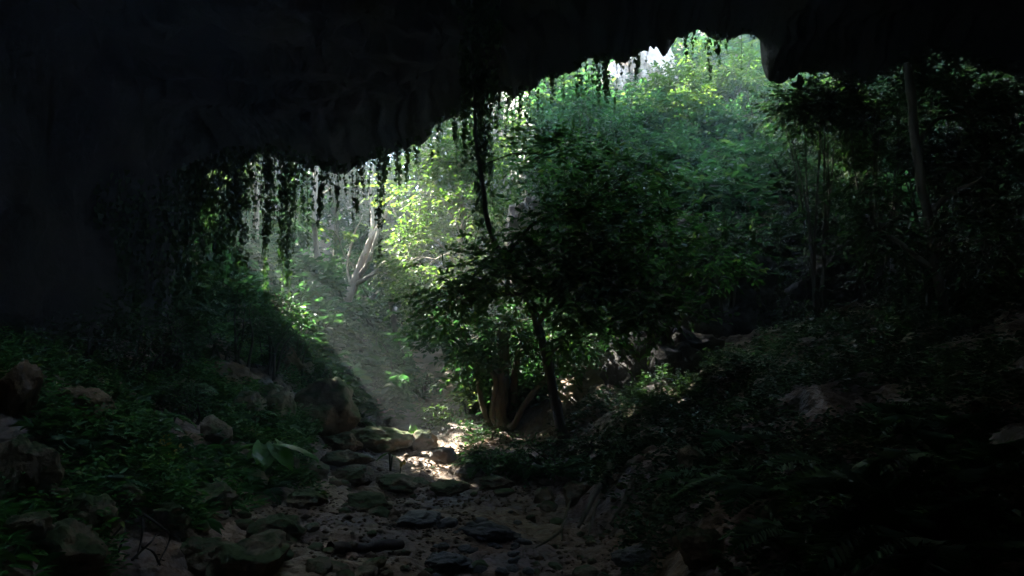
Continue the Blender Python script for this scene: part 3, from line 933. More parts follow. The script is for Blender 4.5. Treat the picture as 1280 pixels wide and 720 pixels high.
for i, (px, py, Y, sz, m, n, L, lab) in enumerate([
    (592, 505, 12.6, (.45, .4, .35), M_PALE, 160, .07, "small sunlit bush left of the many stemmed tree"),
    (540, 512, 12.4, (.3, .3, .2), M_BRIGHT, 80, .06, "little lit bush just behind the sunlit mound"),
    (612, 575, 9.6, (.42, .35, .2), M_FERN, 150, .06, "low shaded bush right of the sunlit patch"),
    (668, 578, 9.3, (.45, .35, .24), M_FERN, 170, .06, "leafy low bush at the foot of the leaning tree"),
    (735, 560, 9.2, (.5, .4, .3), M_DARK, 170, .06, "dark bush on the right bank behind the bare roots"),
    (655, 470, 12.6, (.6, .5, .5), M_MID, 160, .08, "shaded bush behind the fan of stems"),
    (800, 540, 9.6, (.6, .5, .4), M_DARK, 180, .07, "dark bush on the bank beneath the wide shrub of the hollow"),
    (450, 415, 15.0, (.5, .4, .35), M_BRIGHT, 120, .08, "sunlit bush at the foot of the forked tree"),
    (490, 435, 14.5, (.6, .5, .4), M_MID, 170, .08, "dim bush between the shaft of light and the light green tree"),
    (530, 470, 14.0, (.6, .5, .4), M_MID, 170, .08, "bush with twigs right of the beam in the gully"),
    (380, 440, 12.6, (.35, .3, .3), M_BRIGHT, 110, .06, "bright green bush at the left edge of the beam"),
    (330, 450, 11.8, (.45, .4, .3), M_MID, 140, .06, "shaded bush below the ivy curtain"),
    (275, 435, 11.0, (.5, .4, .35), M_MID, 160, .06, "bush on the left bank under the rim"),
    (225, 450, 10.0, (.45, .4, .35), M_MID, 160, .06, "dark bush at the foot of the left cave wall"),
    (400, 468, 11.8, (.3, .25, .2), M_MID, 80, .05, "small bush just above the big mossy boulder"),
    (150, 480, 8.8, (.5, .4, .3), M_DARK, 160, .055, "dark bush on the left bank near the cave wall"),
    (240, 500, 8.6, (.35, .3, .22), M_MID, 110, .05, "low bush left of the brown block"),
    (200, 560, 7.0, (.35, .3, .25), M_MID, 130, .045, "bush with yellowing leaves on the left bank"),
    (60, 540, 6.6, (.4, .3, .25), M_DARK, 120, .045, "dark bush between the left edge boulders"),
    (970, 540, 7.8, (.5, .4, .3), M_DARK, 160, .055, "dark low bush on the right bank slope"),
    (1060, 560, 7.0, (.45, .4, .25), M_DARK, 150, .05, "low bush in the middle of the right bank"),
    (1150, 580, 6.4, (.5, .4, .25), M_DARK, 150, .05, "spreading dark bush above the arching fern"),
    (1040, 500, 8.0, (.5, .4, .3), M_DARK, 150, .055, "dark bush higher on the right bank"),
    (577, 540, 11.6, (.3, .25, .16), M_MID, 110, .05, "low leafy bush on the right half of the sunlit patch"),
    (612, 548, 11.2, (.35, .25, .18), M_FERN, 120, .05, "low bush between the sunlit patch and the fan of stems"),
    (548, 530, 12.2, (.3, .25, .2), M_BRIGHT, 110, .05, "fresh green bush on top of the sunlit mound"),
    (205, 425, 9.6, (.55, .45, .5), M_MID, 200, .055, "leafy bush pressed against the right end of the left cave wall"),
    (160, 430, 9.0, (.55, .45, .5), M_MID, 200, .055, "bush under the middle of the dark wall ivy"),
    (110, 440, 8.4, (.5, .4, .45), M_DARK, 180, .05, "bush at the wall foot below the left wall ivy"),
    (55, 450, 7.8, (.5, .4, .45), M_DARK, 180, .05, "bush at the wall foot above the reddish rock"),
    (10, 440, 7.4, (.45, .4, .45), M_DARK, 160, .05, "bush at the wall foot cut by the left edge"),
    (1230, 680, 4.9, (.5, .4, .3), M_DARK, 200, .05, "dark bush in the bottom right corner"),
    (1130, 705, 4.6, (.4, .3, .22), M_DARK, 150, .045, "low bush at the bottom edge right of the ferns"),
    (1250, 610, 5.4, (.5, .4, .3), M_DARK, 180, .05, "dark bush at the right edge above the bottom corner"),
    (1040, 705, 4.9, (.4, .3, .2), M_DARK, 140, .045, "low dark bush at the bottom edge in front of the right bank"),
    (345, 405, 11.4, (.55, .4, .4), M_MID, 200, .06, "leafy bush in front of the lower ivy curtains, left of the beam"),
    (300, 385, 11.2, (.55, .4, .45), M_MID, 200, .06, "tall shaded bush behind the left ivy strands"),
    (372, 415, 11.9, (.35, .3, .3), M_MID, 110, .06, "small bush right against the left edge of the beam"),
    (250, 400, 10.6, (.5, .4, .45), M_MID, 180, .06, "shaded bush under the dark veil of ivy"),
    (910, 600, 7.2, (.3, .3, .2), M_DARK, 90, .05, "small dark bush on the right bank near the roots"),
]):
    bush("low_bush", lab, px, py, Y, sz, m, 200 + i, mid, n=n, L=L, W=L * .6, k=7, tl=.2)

# ------------------------------------------------------------------ hanging ivy
ivy = "ivy strands hanging from the cave rim"


def hanging(px, y1, width, label, seed, y0=None, dens=1.0, Ls=0.075, name="hanging_vine", cat="hanging vine", grp=ivy, dY=-0.3, nst=1):
    top = lip_at(px)
    if px < 490 and dY == -0.3:
        dY = -0.85 if px < 385 else -1.05
    Y = top[1] + dY
    if y0 is not None:
        top = at(px, y0, Y)
    else:
        top = at(px, np.interp(px, [p[0] for p in LIP], [p[1] for p in LIP]) - 4, Y)
    bot = at(px, y1, Y)
    ln = max(0.15, top[2] - bot[2])
    rs = np.random.default_rng(seed)
    t = thing(name, top, label, cat, grp)
    st, lf = MB(), MB()
    for s in range(nst):
        off = np.array([rs.normal(0, width * .5), rs.normal(0, width * .5), 0]) if s else np.zeros(3)
        l2 = ln * (rs.uniform(0.45, 1.0) if s else 1.0)
        m = max(4, int(l2 / 0.25))
        z = np.linspace(0, -l2, m)
        pts = np.stack([np.cumsum(rs.normal(0, .018, m)), np.cumsum(rs.normal(0, .018, m)), z], -1)
        pts[0, :2] = 0
        pts = pts + top + off + np.array([0, 0, 0.08])
        P = tube(st, pts, 0.006, 0.002, 5, m * 3, 0.0, 0)
        n = int(l2 * 62 * dens)
        u = rs.uniform(0, 1, n) ** 0.9
        clump = 0.5 + 0.5 * vnoise(np.stack([u * l2 * 4, u * 0 + seed * 1.7, u * 0], -1), seed)
        keep = rs.uniform(0, 1, n) < 0.25 + 0.95 * clump
        u, n = u[keep], int(keep.sum())
        idx = (u * (len(P) - 1)).astype(int)
        a = rs.uniform(0, 2 * math.pi, n)
        rad = width * rs.uniform(0.15, 1, n) * (1.05 - 0.65 * u)
        rd = np.stack([np.cos(a), np.sin(a), np.zeros(n)], -1)
        pos = P[idx] + rd * rad[:, None] + np.stack([np.zeros(n), np.zeros(n), rs.normal(0, .03, n)], -1)
        twigs(st, P[idx], pos, 0.0014)
        ax = np.array([0, 0, -1.0]) + rd * 0.35 + rs.normal(0, .28, (n, 3))
        no = rd + rs.normal(0, .35, (n, 3)) + np.array([0, 0, .35])
        sc = Ls * rs.uniform(0.55, 1.25, n) * (1.05 - 0.35 * u)
        leaves(lf, pos, ax, no, sc, sc * 0.95, "ivy")
    st.build("stem", M_STEM, t, top)
    lf.build("foliage", M_IVY, t, top)
    return t


ORD = ["first", "second", "third", "fourth", "fifth", "sixth", "seventh", "eighth", "ninth", "tenth", "eleventh", "twelfth", "thirteenth", "fourteenth", "fifteenth", "sixteenth"]
VINES = [  # px, lower end, spread, label, stems, density
    (283, 345, .10, "ragged ivy strand at the left end of the cave mouth, just inside the dark wall", 2, 1.1),
    (297, 318, .09, "ivy strand beside the ragged one at the left end of the cave mouth", 2, 1.0),
    (312, 352, .08, "broad ivy strand third from the left end of the cave mouth", 2, 1.0),
    (324, 310, .06, "short ivy strand left of the two longest curtains", 1, 1.0),
    (338, 388, .08, "long leafy ivy curtain left of the longest one", 2, 1.2),
    (350, 345, .07, "ivy strand filling the gap between the two longest curtains", 2, 1.1),
    (365, 393, .10, "longest and thickest ivy curtain of the left group", 3, 1.3),
    (379, 290, .07, "thick short ivy strand touching the right side of the longest curtain", 2, 1.2),
    (391, 272, .05, "thin ivy strand in front of the slender pale trunk", 1, .8),
    (404, 292, .05, "thin trailing ivy strand right of the slender pale trunk", 1, .9),
    (411, 262, .06, "dense little ivy tuft left of the lowest bulge of the rim", 2, 1.2),
    (420, 262, .05, "short ivy strand under the lowest bulge of the rim", 1, .9),
    (431, 247, .05, "stubby ivy strand right under the lowest bulge of the rim", 1, .9),
    (447, 274, .055, "ivy strand hanging beside the small patch of sky", 2, 1.1),
    (456, 256, .04, "wispy ivy strand right beside the patch of sky", 1, .8),
    (474, 335, .075, "long thick ivy strand hanging in front of the forked pale limbs", 3, 1.3),
    (486, 228, .05, "short ivy strand right of the long thick one", 1, 1.),
    (499, 240, .06, "ivy strand above the end of the bare right limb", 2, 1.),
    (508, 232, .05, "thin ivy strand where the rim begins to climb", 1, .9),
    (520, 214, .06, "leafy ivy tuft on the first step of the climbing rim", 2, 1.),
    (536, 207, .05, "ivy strand on the second step of the climbing rim", 1, 1.),
    (551, 200, .06, "ivy strand under the middle of the climbing rim", 2, .9),
    (566, 185, .05, "short ivy strand on the rim well left of the leaning trunk", 1, .9),
    (582, 225, .08, "leafy ivy strand left of the leaning trunk top", 2, 1.1),
    (598, 215, .12, "wide short ivy tuft behind the upper leaning trunk", 4, 1.3),
    (614, 300, .09, "long ivy strand on the right of the leaning trunk top", 2, 1.2),
    (634, 178, .07, "ivy tuft on the rim right of the leaning trunk top", 2, 1.),
    (650, 184, .06, "thin ivy strand with big leaves left of the sunlit gap", 1, .9),
    (672, 152, .06, "big leaved ivy strand hanging over the sunlit gap", 1, .8),
    (690, 140, .06, "short ivy strand above the left shoulder of the hillside", 2, .9),
    (722, 130, .06, "ivy strand midway along the upper rim", 2, .9),
    (745, 148, .07, "long ivy strand left of the pale crag", 2, 1.1),
    (758, 138, .06, "ivy strand touching the long one left of the pale crag", 2, 1.),
    (776, 108, .05, "short ivy strand at the left edge of the pale crag", 1, .9),
    (795, 112, .05, "ivy strand hanging in front of the pale crag", 2, .8),
    (858, 86, .045, "short ivy strand right of the pale crag", 1, 1.),
    (886, 110, .05, "long thin ivy strand near the highest point of the rim", 1, 1.1),
    (899, 76, .045, "tiny ivy tuft right of the highest strand", 1, 1.),
    (939, 66, .04, "tiny ivy tuft in the notch by the square rock corner", 1, .9),
    (1001, 140, .05, "dim ivy strand under the square block of the rim", 1, .9),
    (1177, 165, .09, "dim ivy strand right of the slim trunk", 2, 1.),
    (1232, 150, .09, "dim ivy strand nearest the right edge under the rim", 2, 1.),
]
for i, (px, y1, w, lab, ns, de) in enumerate(VINES):
    hanging(px, y1, w, lab, 300 + i, nst=ns, dens=de * 1.5 * (.7 + .6 * ((i * 7) % 5) / 4), Ls=0.05 + 0.032 * ((i * 3) % 7) / 6)
for px, y1, w, lab, ns in [(600, 285, .13, "dense ivy wrapping the upper leaning trunk", 3), (588, 228, .10, "ivy strands hanging left off the upper leaning trunk", 3), (616, 305, .10, "ivy strands trailing right off the leaning trunk down to its fork", 3)]:
    hanging(px, y1, w, lab, 340 + px, y0=0, nst=ns, dens=1.3, Ls=.085, dY=-2.65, name="climbing_ivy", cat="ivy", grp="ivy on the leaning trunk")
for i, (px, y1, de) in enumerate([(305, 300, .7), (331, 372, .9), (344, 300, .8), (357, 415, .9), (372, 330, .8), (386, 318, .5), (398, 240, .6), (425, 285, .4), (440, 300, .4), (452, 232, .7), (464, 290, .5), (480, 290, .7), (493, 262, .5), (514, 258, .6)]):
    hanging(px, y1, .035, f"{ORD[i]} from the left of the thin trailing ivy threads at the left rim", 900 + i, nst=1, dens=de, Ls=.05, name="ivy_thread", cat="ivy", grp="thin ivy threads along the left rim")
for i, (px, y1, de) in enumerate([(574, 230, .7), (625, 160, .8), (641, 215, .6), (660, 170, .7), (681, 165, .5), (705, 150, .7), (733, 120, .8), (768, 150, .6), (786, 100, .7), (812, 90, .4), (868, 78, .7), (892, 92, .4), (912, 70, .8), (928, 92, .4)]):
    hanging(px, y1, .035, f"{ORD[i]} from the left of the thin ivy threads along the climbing rim", 930 + i, nst=1, dens=de, Ls=.055, name="ivy_thread", cat="ivy", grp="thin ivy threads along the climbing rim")
for i, (px, y0, y1) in enumerate([(846, 300, 420), (868, 305, 440), (905, 300, 410), (942, 310, 450), (975, 320, 430), (1010, 330, 455)]):
    hanging(px, y1, .05, f"{ORD[i]} from the left of the thin creepers dangling in the dark hollow", 960 + i, y0=y0 - 25, nst=2, dens=.7, Ls=.06, dY=11.1 - lip_at(px)[1], name="dangling_creeper", cat="creeper", grp="creepers dangling in the dark hollow")
# creeper-clad hanging root at the right
hanging(1064, 345, .16, "thick leafy creeper column hanging from the rim near the slim trunk", 380, nst=5, dens=1.3, Ls=.09, name="creeper_column")
# dark curtain over the left wall
i = 0
for px, y0, y1, dY in [(40, 260, 430, -2.2), (80, 250, 440, -1.8), (120, 235, 430, -1.4), (148, 225, 445, -1.2), (172, 230, 425, -.9), (195, 225, 440, -.7), (214, 215, 400, -.5), (232, 220, 415, -.3), (250, 215, 390, -.15), (267, 212, 370, 0), (205, 240, 425, -1.5), (226, 225, 400, -1.2), (240, 210, 410, -1.0), (255, 205, 385, -.9), (270, 200, 395, -.8), (284, 195, 360, -.7), (297, 195, 372, -.6)]:
    a = hanging(px, y1, .13, (f"{ORD[i]} from the left of the dark ivy strands trailing down the left cave wall" if i < 10 else f"{ORD[i - 10]} from the left of the dark ivy strands veiling the left cave mouth end"), 400 + i, y0=y0, nst=3, dens=1.1, Ls=.085, dY=dY, grp="dark ivy strands on the left cave wall")
    i += 1

# ------------------------------------------------------------------ rocks
def rock(px, py, w, h, m, label, seed, cuts=9, depth=None, rough=.15, name="boulder", cat="boulder", grp="boulders of the streambed and banks", Y=None, sink=.3, rot=None):
    """px, py: middle of the visible block in the picture, w and h its size there"""
    p = on_ground(px, py + h * 0.5) if Y is None else at(px, py, Y)
    s = p[1] / F
    W, H = w * s, h * s
    size = (W, depth or W * 0.9, H * (1 + sink * 1.4))
    me = rock_mesh(name, (1.12 * size[0], 1.12 * size[1], 1.12 * size[2]), seed, cuts, rough, 5 if w > 40 else 4)
    me.materials.append(m)
    o = bpy.data.objects.new(name, me)
    z = p[2] + H * 0.5 - H * sink * 0.5 if Y is None else p[2]
    o.location = (p[0], p[1] + size[1] * (0.3 if Y is None else 0), z)
    rs = random.Random(seed)
    o.rotation_euler = rot or (rs.uniform(-.12, .12), rs.uniform(-.12, .12), rs.uniform(-.5, .5))
    C.objects.link(o)
    tag(o, label, cat, grp)
    return o


for i, (px, py, w, h, m, lab) in enumerate([
    (402, 516, 80, 58, M_MOSSY, "big rounded mossy boulder at the top left of the streambed"),
    (455, 526, 36, 18, M_GREY, "pale angular block right of the big mossy boulder"),
    (468, 550, 84, 24, M_MOSSY, "wide flat mossy slab below the pale angular block"),
    (420, 554, 44, 20, M_ROCK, "dark stone below the big mossy boulder"),
    (378, 626, 44, 18, M_ROCK, "flat stone at the left edge of the streambed"),
    (340, 664, 58, 30, M_ROCK, "wide flat topped stone beside the lower streambed"),
    (305, 706, 96, 44, M_ROCK, "large low boulder at the bottom left of the streambed"),
    (245, 700, 60, 30, M_ROCK, "low stone next to the large low boulder"),
    (285, 472, 44, 34, M_RUST, "rust brown tilted boulder high on the left bank"),
    (264, 540, 40, 30, M_ROCK, "brown block in the middle of the left bank greenery"),
    (328, 488, 20, 22, M_GREY, "small pale grey stone right of the rust brown boulder"),
    (18, 488, 50, 60, M_RUST, "brown boulder at the left edge, upper of the two biggest there"),
    (85, 512, 76, 34, M_RUST, "reddish earth coloured rock right of the upper left edge boulder"),
    (14, 600, 70, 76, M_ROCK, "big boulder cut by the left edge of the view"),
    (54, 632, 44, 32, M_ROCK, "small rounded rock at the right foot of the left edge boulder"),
    (98, 655, 70, 42, M_ROCK, "mossy brown rock between the twig tangle and the left edge"),
    (68, 690, 100, 44, M_ROCK, "long low rock in the bottom left corner"),
    (20, 668, 60, 34, M_ROCK, "dark rock in the bottom left corner behind the long low one"),
    (252, 622, 60, 26, M_ROCK, "sloping stone on the left bank under the big leaves"),
    (355, 452, 48, 32, M_RUST, "reddish boulder on the slope under the ivy curtain"),
    (382, 470, 24, 22, M_ROCK, "small stone below the reddish boulder on the slope"),
    (140, 620, 56, 28, M_ROCK, "dark stone half hidden left of the white flecked plant"),
    (205, 650, 50, 26, M_ROCK, "stone behind the twig tangle"),
    (310, 600, 40, 20, M_ROCK, "stone left of the flat streambed stone"),
    (352, 582, 34, 18, M_ROCK, "stone under the tip of the big leaves"),
    (392, 590, 36, 16, M_ROCK, "brown stone at the upper left of the streambed"),
    (440, 596, 50, 18, M_ROCK, "low brown ledge across the upper streambed"),
    (527, 552, 34, 20, M_ROCK, "pale sunlit mound stone lit by the shaft at the streambed end"),
    (556, 572, 30, 14, M_GREY, "pale sunlit stone right of the mound"),
    (590, 590, 34, 12, M_GREY, "grey flat stone just below the sunlit patch"),
    (680, 622, 30, 16, M_ROCK, "brown stone at the foot of the right bank"),
    (720, 616, 36, 24, M_ROCK, "dark stone among the bare roots"),
    (832, 640, 46, 26, M_ROCK, "brown rock right of the bare roots"),
    (880, 690, 60, 36, M_ROCK, "rock on the lower right bank"),
    (968, 660, 44, 28, M_ROCK, "rounded rock on the right bank"),
    (870, 575, 40, 30, M_ROCK, "dark stone on the right bank below the hollow"),
    (800, 700, 50, 20, M_WET, "low wet stone at the bottom right of the streambed"),
    (345, 506, 52, 40, M_MOSSY, "mossy tan boulder touching the left of the biggest mossy one"),
    (305, 508, 44, 30, M_MOSSY, "mossy boulder half sunk in leaves left of the two mossy ones"),
    (432, 574, 54, 16, M_ROCK, "flat brown stone step leading up to the mossy slab"),
    (500, 606, 60, 14, M_ROCK, "flat embedded brown stone in the middle of the streambed"),
    (560, 612, 50, 12, M_ROCK, "flat embedded stone right of the middle of the streambed"),
    (620, 606, 46, 13, M_ROCK, "flat embedded stone near the low bush on the right"),
    (455, 632, 56, 15, M_ROCK, "flat embedded stone lower left of the middle of the streambed"),
    (520, 655, 64, 14, M_WET, "flat wet stone in the lower middle of the streambed"),
    (610, 668, 70, 15, M_WET, "flat wet stone at the lower right of the streambed"),
    (560, 706, 60, 16, M_WET, "flat wet stone at the very bottom of the streambed"),
    (690, 560, 26, 20, M_ROCK, "stone behind the low leafy bush"),
]):
    rock(px, py, w, h, m, lab, 500 + i)
# pale crags on the hillside
rock(812, 92, 74, 56, M_PALEROCK, "pale sunlit limestone crag high on the right hillside", 560, 10, Y=18.0, name="crag", cat="crag", grp="pale crags beyond the cave mouth", rough=.16)
rock(772, 118, 50, 40, M_PALEROCK, "smaller pale crag left of and below the high one", 561, 10, Y=18.0, name="crag", cat="crag", grp="pale crags beyond the cave mouth", rough=.16)
rock(655, 320, 46, 90, M_PALEROCK, "pale sunlit rock sliver behind the fork of the leaning tree", 562, 10, Y=13.6, name="crag", cat="crag", grp="pale crags beyond the cave mouth", rough=.16)
rock(350, 388, 30, 26, M_RUST, "pale pinkish crag behind the lower ends of the ivy curtains", 563, 10, Y=13.4, name="crag", cat="crag", grp="pale crags beyond the cave mouth", rough=.16)

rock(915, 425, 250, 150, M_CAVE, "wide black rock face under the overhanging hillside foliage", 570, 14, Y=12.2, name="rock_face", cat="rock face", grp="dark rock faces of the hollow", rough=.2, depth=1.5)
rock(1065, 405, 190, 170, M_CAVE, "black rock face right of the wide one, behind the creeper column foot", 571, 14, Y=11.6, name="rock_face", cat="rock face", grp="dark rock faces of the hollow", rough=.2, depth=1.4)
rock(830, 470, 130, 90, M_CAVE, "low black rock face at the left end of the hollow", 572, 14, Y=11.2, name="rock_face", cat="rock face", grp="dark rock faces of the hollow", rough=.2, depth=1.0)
# cobbles on the streambed, each a thing
protos = []
for s in range(8):
    for m in (M_WET, M_ROCK):
        me = rock_mesh("cobble", (1, 1, .5), 600 + s, 7, .12, 3)
        me.materials.append(m)
        protos.append(me)
rs = random.Random(5)
n = 0
while n < 110:
    px, py = rs.uniform(400, 790), rs.uniform(585, 722)
    wet = abs(px - 590 - (py - 650) * .2) < 60 and py > 635
    if not wet and rs.random() < 0.45:
        continue
    p = on_ground(px, py)
    sz = rs.choice([.06, .07, .08, .09, .1, .12, .15, .2]) * rs.uniform(.8, 1.2)
    o = bpy.data.objects.new("cobble", protos[rs.randrange(8) * 2 + (0 if wet and rs.random() < .8 else 1)])
    o.location = (p[0], p[1], p[2] + sz * .02)
    o.scale = (sz, sz * rs.uniform(.7, 1.2), sz)
    o.rotation_euler = (rs.uniform(-.3, .3), rs.uniform(-.3, .3), rs.uniform(0, 6.3))
    C.objects.link(o)
    w = o.data.materials[0] is M_WET
    if w:
        tag(o, "small dark wet cobble lying on the streambed", "stone", "dark wet cobbles on the streambed")
    else:
        tag(o, "small brown cobble lying on the streambed", "stone", "brown cobbles on the streambed")
    n += 1
# cobbles on the left bank foot
for _ in range(40):
    px, py = rs.uniform(230, 420), rs.uniform(590, 715)
    p = on_ground(px, py)
    sz = rs.uniform(.07, .2)
    o = bpy.data.objects.new("bank_stone", protos[rs.randrange(8) * 2 + 1])
    o.location = (p[0], p[1], p[2] + sz * .08)
    o.scale = (sz, sz * rs.uniform(.7, 1.2), sz)
    o.rotation_euler = (rs.uniform(-.3, .3), rs.uniform(-.3, .3), rs.uniform(0, 6.3))
    C.objects.link(o)
    tag(o, "small brown stone lying loose at the foot of the left bank", "stone", "loose stones at the foot of the left bank")

# ------------------------------------------------------------------ wood: log, roots, twigs
lg = [on_ground(412, 692), on_ground(450, 692), on_ground(505, 690)]
mb = MB()
tube(mb, [p + np.array([0, 0, .03]) for p in lg], .05, .035, 10, 16, .02, .3, 4)
tag(mb.build("fallen_log", M_BARKD, None, lg[1]), "dark fallen log lying across the bottom of the streambed", "log")
for i, (pts, r0, lab) in enumerate([
    ([(762, 596), (748, 622), (735, 645), (722, 668)], .035, "thick bare root running down the right bank, middle one of five"),
    ([(730, 600), (716, 630), (706, 660), (703, 684)], .018, "thin bare root on the right bank, leftmost of five"),
    ([(790, 610), (776, 640), (764, 662)], .026, "short bare root on the right bank, rightmost of five"),
    ([(748, 640), (738, 656), (733, 676)], .014, "thin side root curling down beside the thick middle root"),
    ([(702, 676), (688, 684), (672, 694)], .014, "thin forked stick reaching out over the streambed from the roots")]):
    P = [on_ground(*q) + np.array([0, -.05, .05 + .02 * j]) for j, q in enumerate(pts[::-1])][::-1]
    mb = MB()
    tube(mb, P, r0, r0 * .4, 8, 18, .03, .2, 20 + i)
    tag(mb.build("bare_root", M_BARKM, None, P[0]), lab, "root", "bare roots on the right bank")
tw0 = on_ground(180, 706)
t = thing("twig_tangle", tw0, "tangle of bare dark twigs bent into a hoop at the lower left", "dead twigs")
for i, pts in enumerate([[(120, 700), (140, 672), (160, 650), (180, 643)], [(180, 643), (205, 660), (213, 672), (196, 706)], [(178, 644), (176, 670), (168, 706)], [(148, 690), (156, 668), (158, 655)], [(165, 700), (185, 680), (196, 668)], [(200, 706), (190, 690), (176, 684)]]):
    mb = MB()
    tube(mb, [at(x, y, tw0[1] + .1 * math.sin(i * 2 + x)) for x, y in pts], .009, .004, 6, 16, .015, .1, 50 + i)
    mb.build("twig", M_BARKD, t, tw0)
# bare branches near the rim at the right
p0 = at(990, 105, 11)
mb = MB()
tube(mb, [p0, at(1010, 115, 11), at(1025, 128, 11), at(1045, 135, 11)], .03, .012, 7, 16, .02, .1, 70)
tube(mb, [at(1025, 128, 11), at(1062, 140, 11), at(1100, 160, 11)], .015, .006, 6, 12, .02, .1, 71)
tag(mb.build("dangling_branch", M_BARKD, None, p0), "crooked bare branch dangling under the square block of the rim", "branch")

# ------------------------------------------------------------------ ferns and broad-leaved plants
def frond_mesh(ln, seed):
    lf = MB()
    rs = np.random.default_rng(seed)
    n = 26
    u = np.linspace(0, 1, n)
    x = ln * (u * 0.92)
    z = ln * (0.75 * u - 0.85 * u * u)
    P = np.stack([x, 0.04 * ln * np.sin(u * 4 + seed), z], -1)
    tube(lf, P[::3], 0.005, 0.0015, 4, 14)
    T = nrm(np.gradient(P, axis=0))
    for sgn in (1, -1):
        k = u > 0.12
        S = np.array([0, sgn * 1.0, 0]) + T[k] * 0.45 + rs.normal(0, .06, (k.sum(), 3)) + np.array([0, 0, -.15])
        N = np.cross(T[k], np.array([0, 1.0, 0])) * -1 + np.array([0, 0, .5])
        l = ln * 0.30 * np.sin(np.pi * np.clip(u[k] * .93 + .05, 0, 1)) ** 0.75
        leaves(lf, P[k], S, N, l, ln * 0.040 + l * 0 + 0.004, "lance")
    me = lf.mesh("frond")
    me.materials.append(M_FERN)
    return me


FROND = [frond_mesh(1.0, s) for s in range(4)]


def fern(px, py, size, label, seed, nf=9, Y=None):
    p = on_ground(px, py) if Y is None else at(px, py, Y)
    t = thing("fern", p, label, "fern", "ferns on the banks")
    r = random.Random(seed)
    for i in range(nf):
        o = bpy.data.objects.new("frond", FROND[r.randrange(4)])
        C.objects.link(o)
        o.parent = t
        s = size * r.uniform(.85, 1.4)
        o.scale = (s, s, s)
        o.rotation_euler = (r.uniform(-.2, .2), r.uniform(-.35, .15), i * 6.283 / nf + r.uniform(-.25, .25))
    return t


for i, (px, py, s, lab) in enumerate([
    (690, 596, .38, "fern drooping from the bank just left of the bare roots"), (650, 590, .34, "fern at the right end of the sunlit patch"), (742, 588, .4, "fern above the bare roots"),
    (1150, 668, .5, "arching fern at the lower right with one long frond"), (1090, 640, .4, "fern left of the arching fern at lower right"), (955, 625, .42, "fern in the middle of the right bank"),
    (885, 612, .36, "fern right of the small dark bush near the roots"), (1010, 690, .42, "fern at the bottom right of the bank"), (1215, 600, .5, "dark fern near the right edge"), (1050, 600, .42, "fern between the bushes of the right bank"),
    (210, 500, .5, "pale fern with arching fronds on the upper left bank"), (300, 530, .36, "fern right of the brown block"), (345, 540, .34, "fern left of the big mossy boulder"), (170, 540, .4, "fern left of the yellowing bush"),
    (245, 590, .32, "fern below the brown block"), (100, 560, .4, "dark fern by the reddish rock"), (370, 600, .26, "small fern above the flat stone at the streambed edge"), (120, 610, .34, "fern behind the twig tangle"),
    (610, 590, .32, "fern just right of the sunlit stones"), (330, 620, .26, "fern beside the lower left streambed stones"), (1170, 540, .5, "fern below the slim trunk"), (920, 560, .45, "fern under the dark hollow"), (1190, 700, .36, "fern in the bottom right corner")]):
    fern(px, py, s, lab, 700 + i)


def heart_leaf(ln, seed):
    """one big blade, finely outlined, with its rib folds"""
    rs = np.random.default_rng(seed)
    nu, nv = 15, 11
    V = []
    for i in range(nu):
        u = i / (nu - 1)
        w = 0.42 * math.sin(math.pi * min(1, u * 0.93 + 0.10)) ** 0.72 * (1 - 0.25 * u)
        for j in range(nv):
            s = -1 + 2 * j / (nv - 1)
            back = -0.28 * (abs(s) ** 1.6) * (1 - u) ** 2
            x = (u + back) * ln
            y = s * w * ln
            z = ln * (-0.30 * u * u + 0.10 * abs(s) * (1 - u) - 0.10 * s * s + 0.018 * math.sin(u * 22 + abs(s) * 8)) + ln * .02 * rs.normal() * .3
            V.append((x, y, z))
    i = np.arange(nu - 1)[:, None] * nv + np.arange(nv - 1)[None]
    f = np.stack([i, i + nv, i + nv + 1, i + 1], -1).reshape(-1, 4)
    mb = MB()
    mb.add(V, f)
    me = mb.mesh("blade")
    me.materials.append(M_TARO)
    return me


BLADE = [heart_leaf(1.0, s) for s in range(3)]


def taro(px, py, specs, label, grp="broad leaved plants", Yoff=0):
    """specs: (blade px, py, size m, heading, pitch)"""
    p = on_ground(px, py)
    t = thing("broad_leaved_plant", p, label, "plant", grp)
    for i, (bx, by, s, hd, pt) in enumerate(specs):
        e = at(bx, by, p[1] - .1)
        st = MB()
        tube(st, [p, (p + e) / 2 + np.array([0, 0.03, .08]), e], .012, .006, 6, 10)
        so = st.build("stalk", M_STEM, t, p)
        o = bpy.data.objects.new("blade", BLADE[i % 3])
        C.objects.link(o)
        o.parent = t
        o.location = e - p
        o.scale = (s, s, s)
        o.rotation_euler = (random.Random(i).uniform(-.2, .2), pt, hd)
    return t


taro(330, 592, [(312, 556, .26, 3.4, .1), (330, 556, .30, -1.2, .45), (345, 556, .30, -.5, .5), (355, 556, .36, .1, .1), (322, 562, .22, -2.4, .4)], "large arrow leaved plant at the left edge of the streambed")
taro(214, 535, [(203, 516, .22, -.8, .55), (225, 520, .18, .4, .3), (195, 520, .16, 3.2, .3)], "plant with one upright long leaf on the left bank")
taro(512, 556, [(516, 534, .16, -1.4, .8), (508, 545, .13, 3.5, .5), (523, 551, .14, .2, .4)], "heart leaved plant shining on the sunlit mound")
taro(488, 590, [(484, 566, .15, 3.0, .3), (492, 570, .12, .1, .4)], "small broad leaved plant left of the sunlit mound")
taro(1095, 600, [(1085, 575, .2, 3.1, .4), (1105, 578, .2, 0, .4), (1095, 584, .2, -1.6, .5)], "broad leaved plant in shade on the right bank")
yl = on_ground(500, 592)
t = thing("yellow_leaf_plant", yl, "little plant with a hanging yellow leaf beside the sunlit patch", "plant")
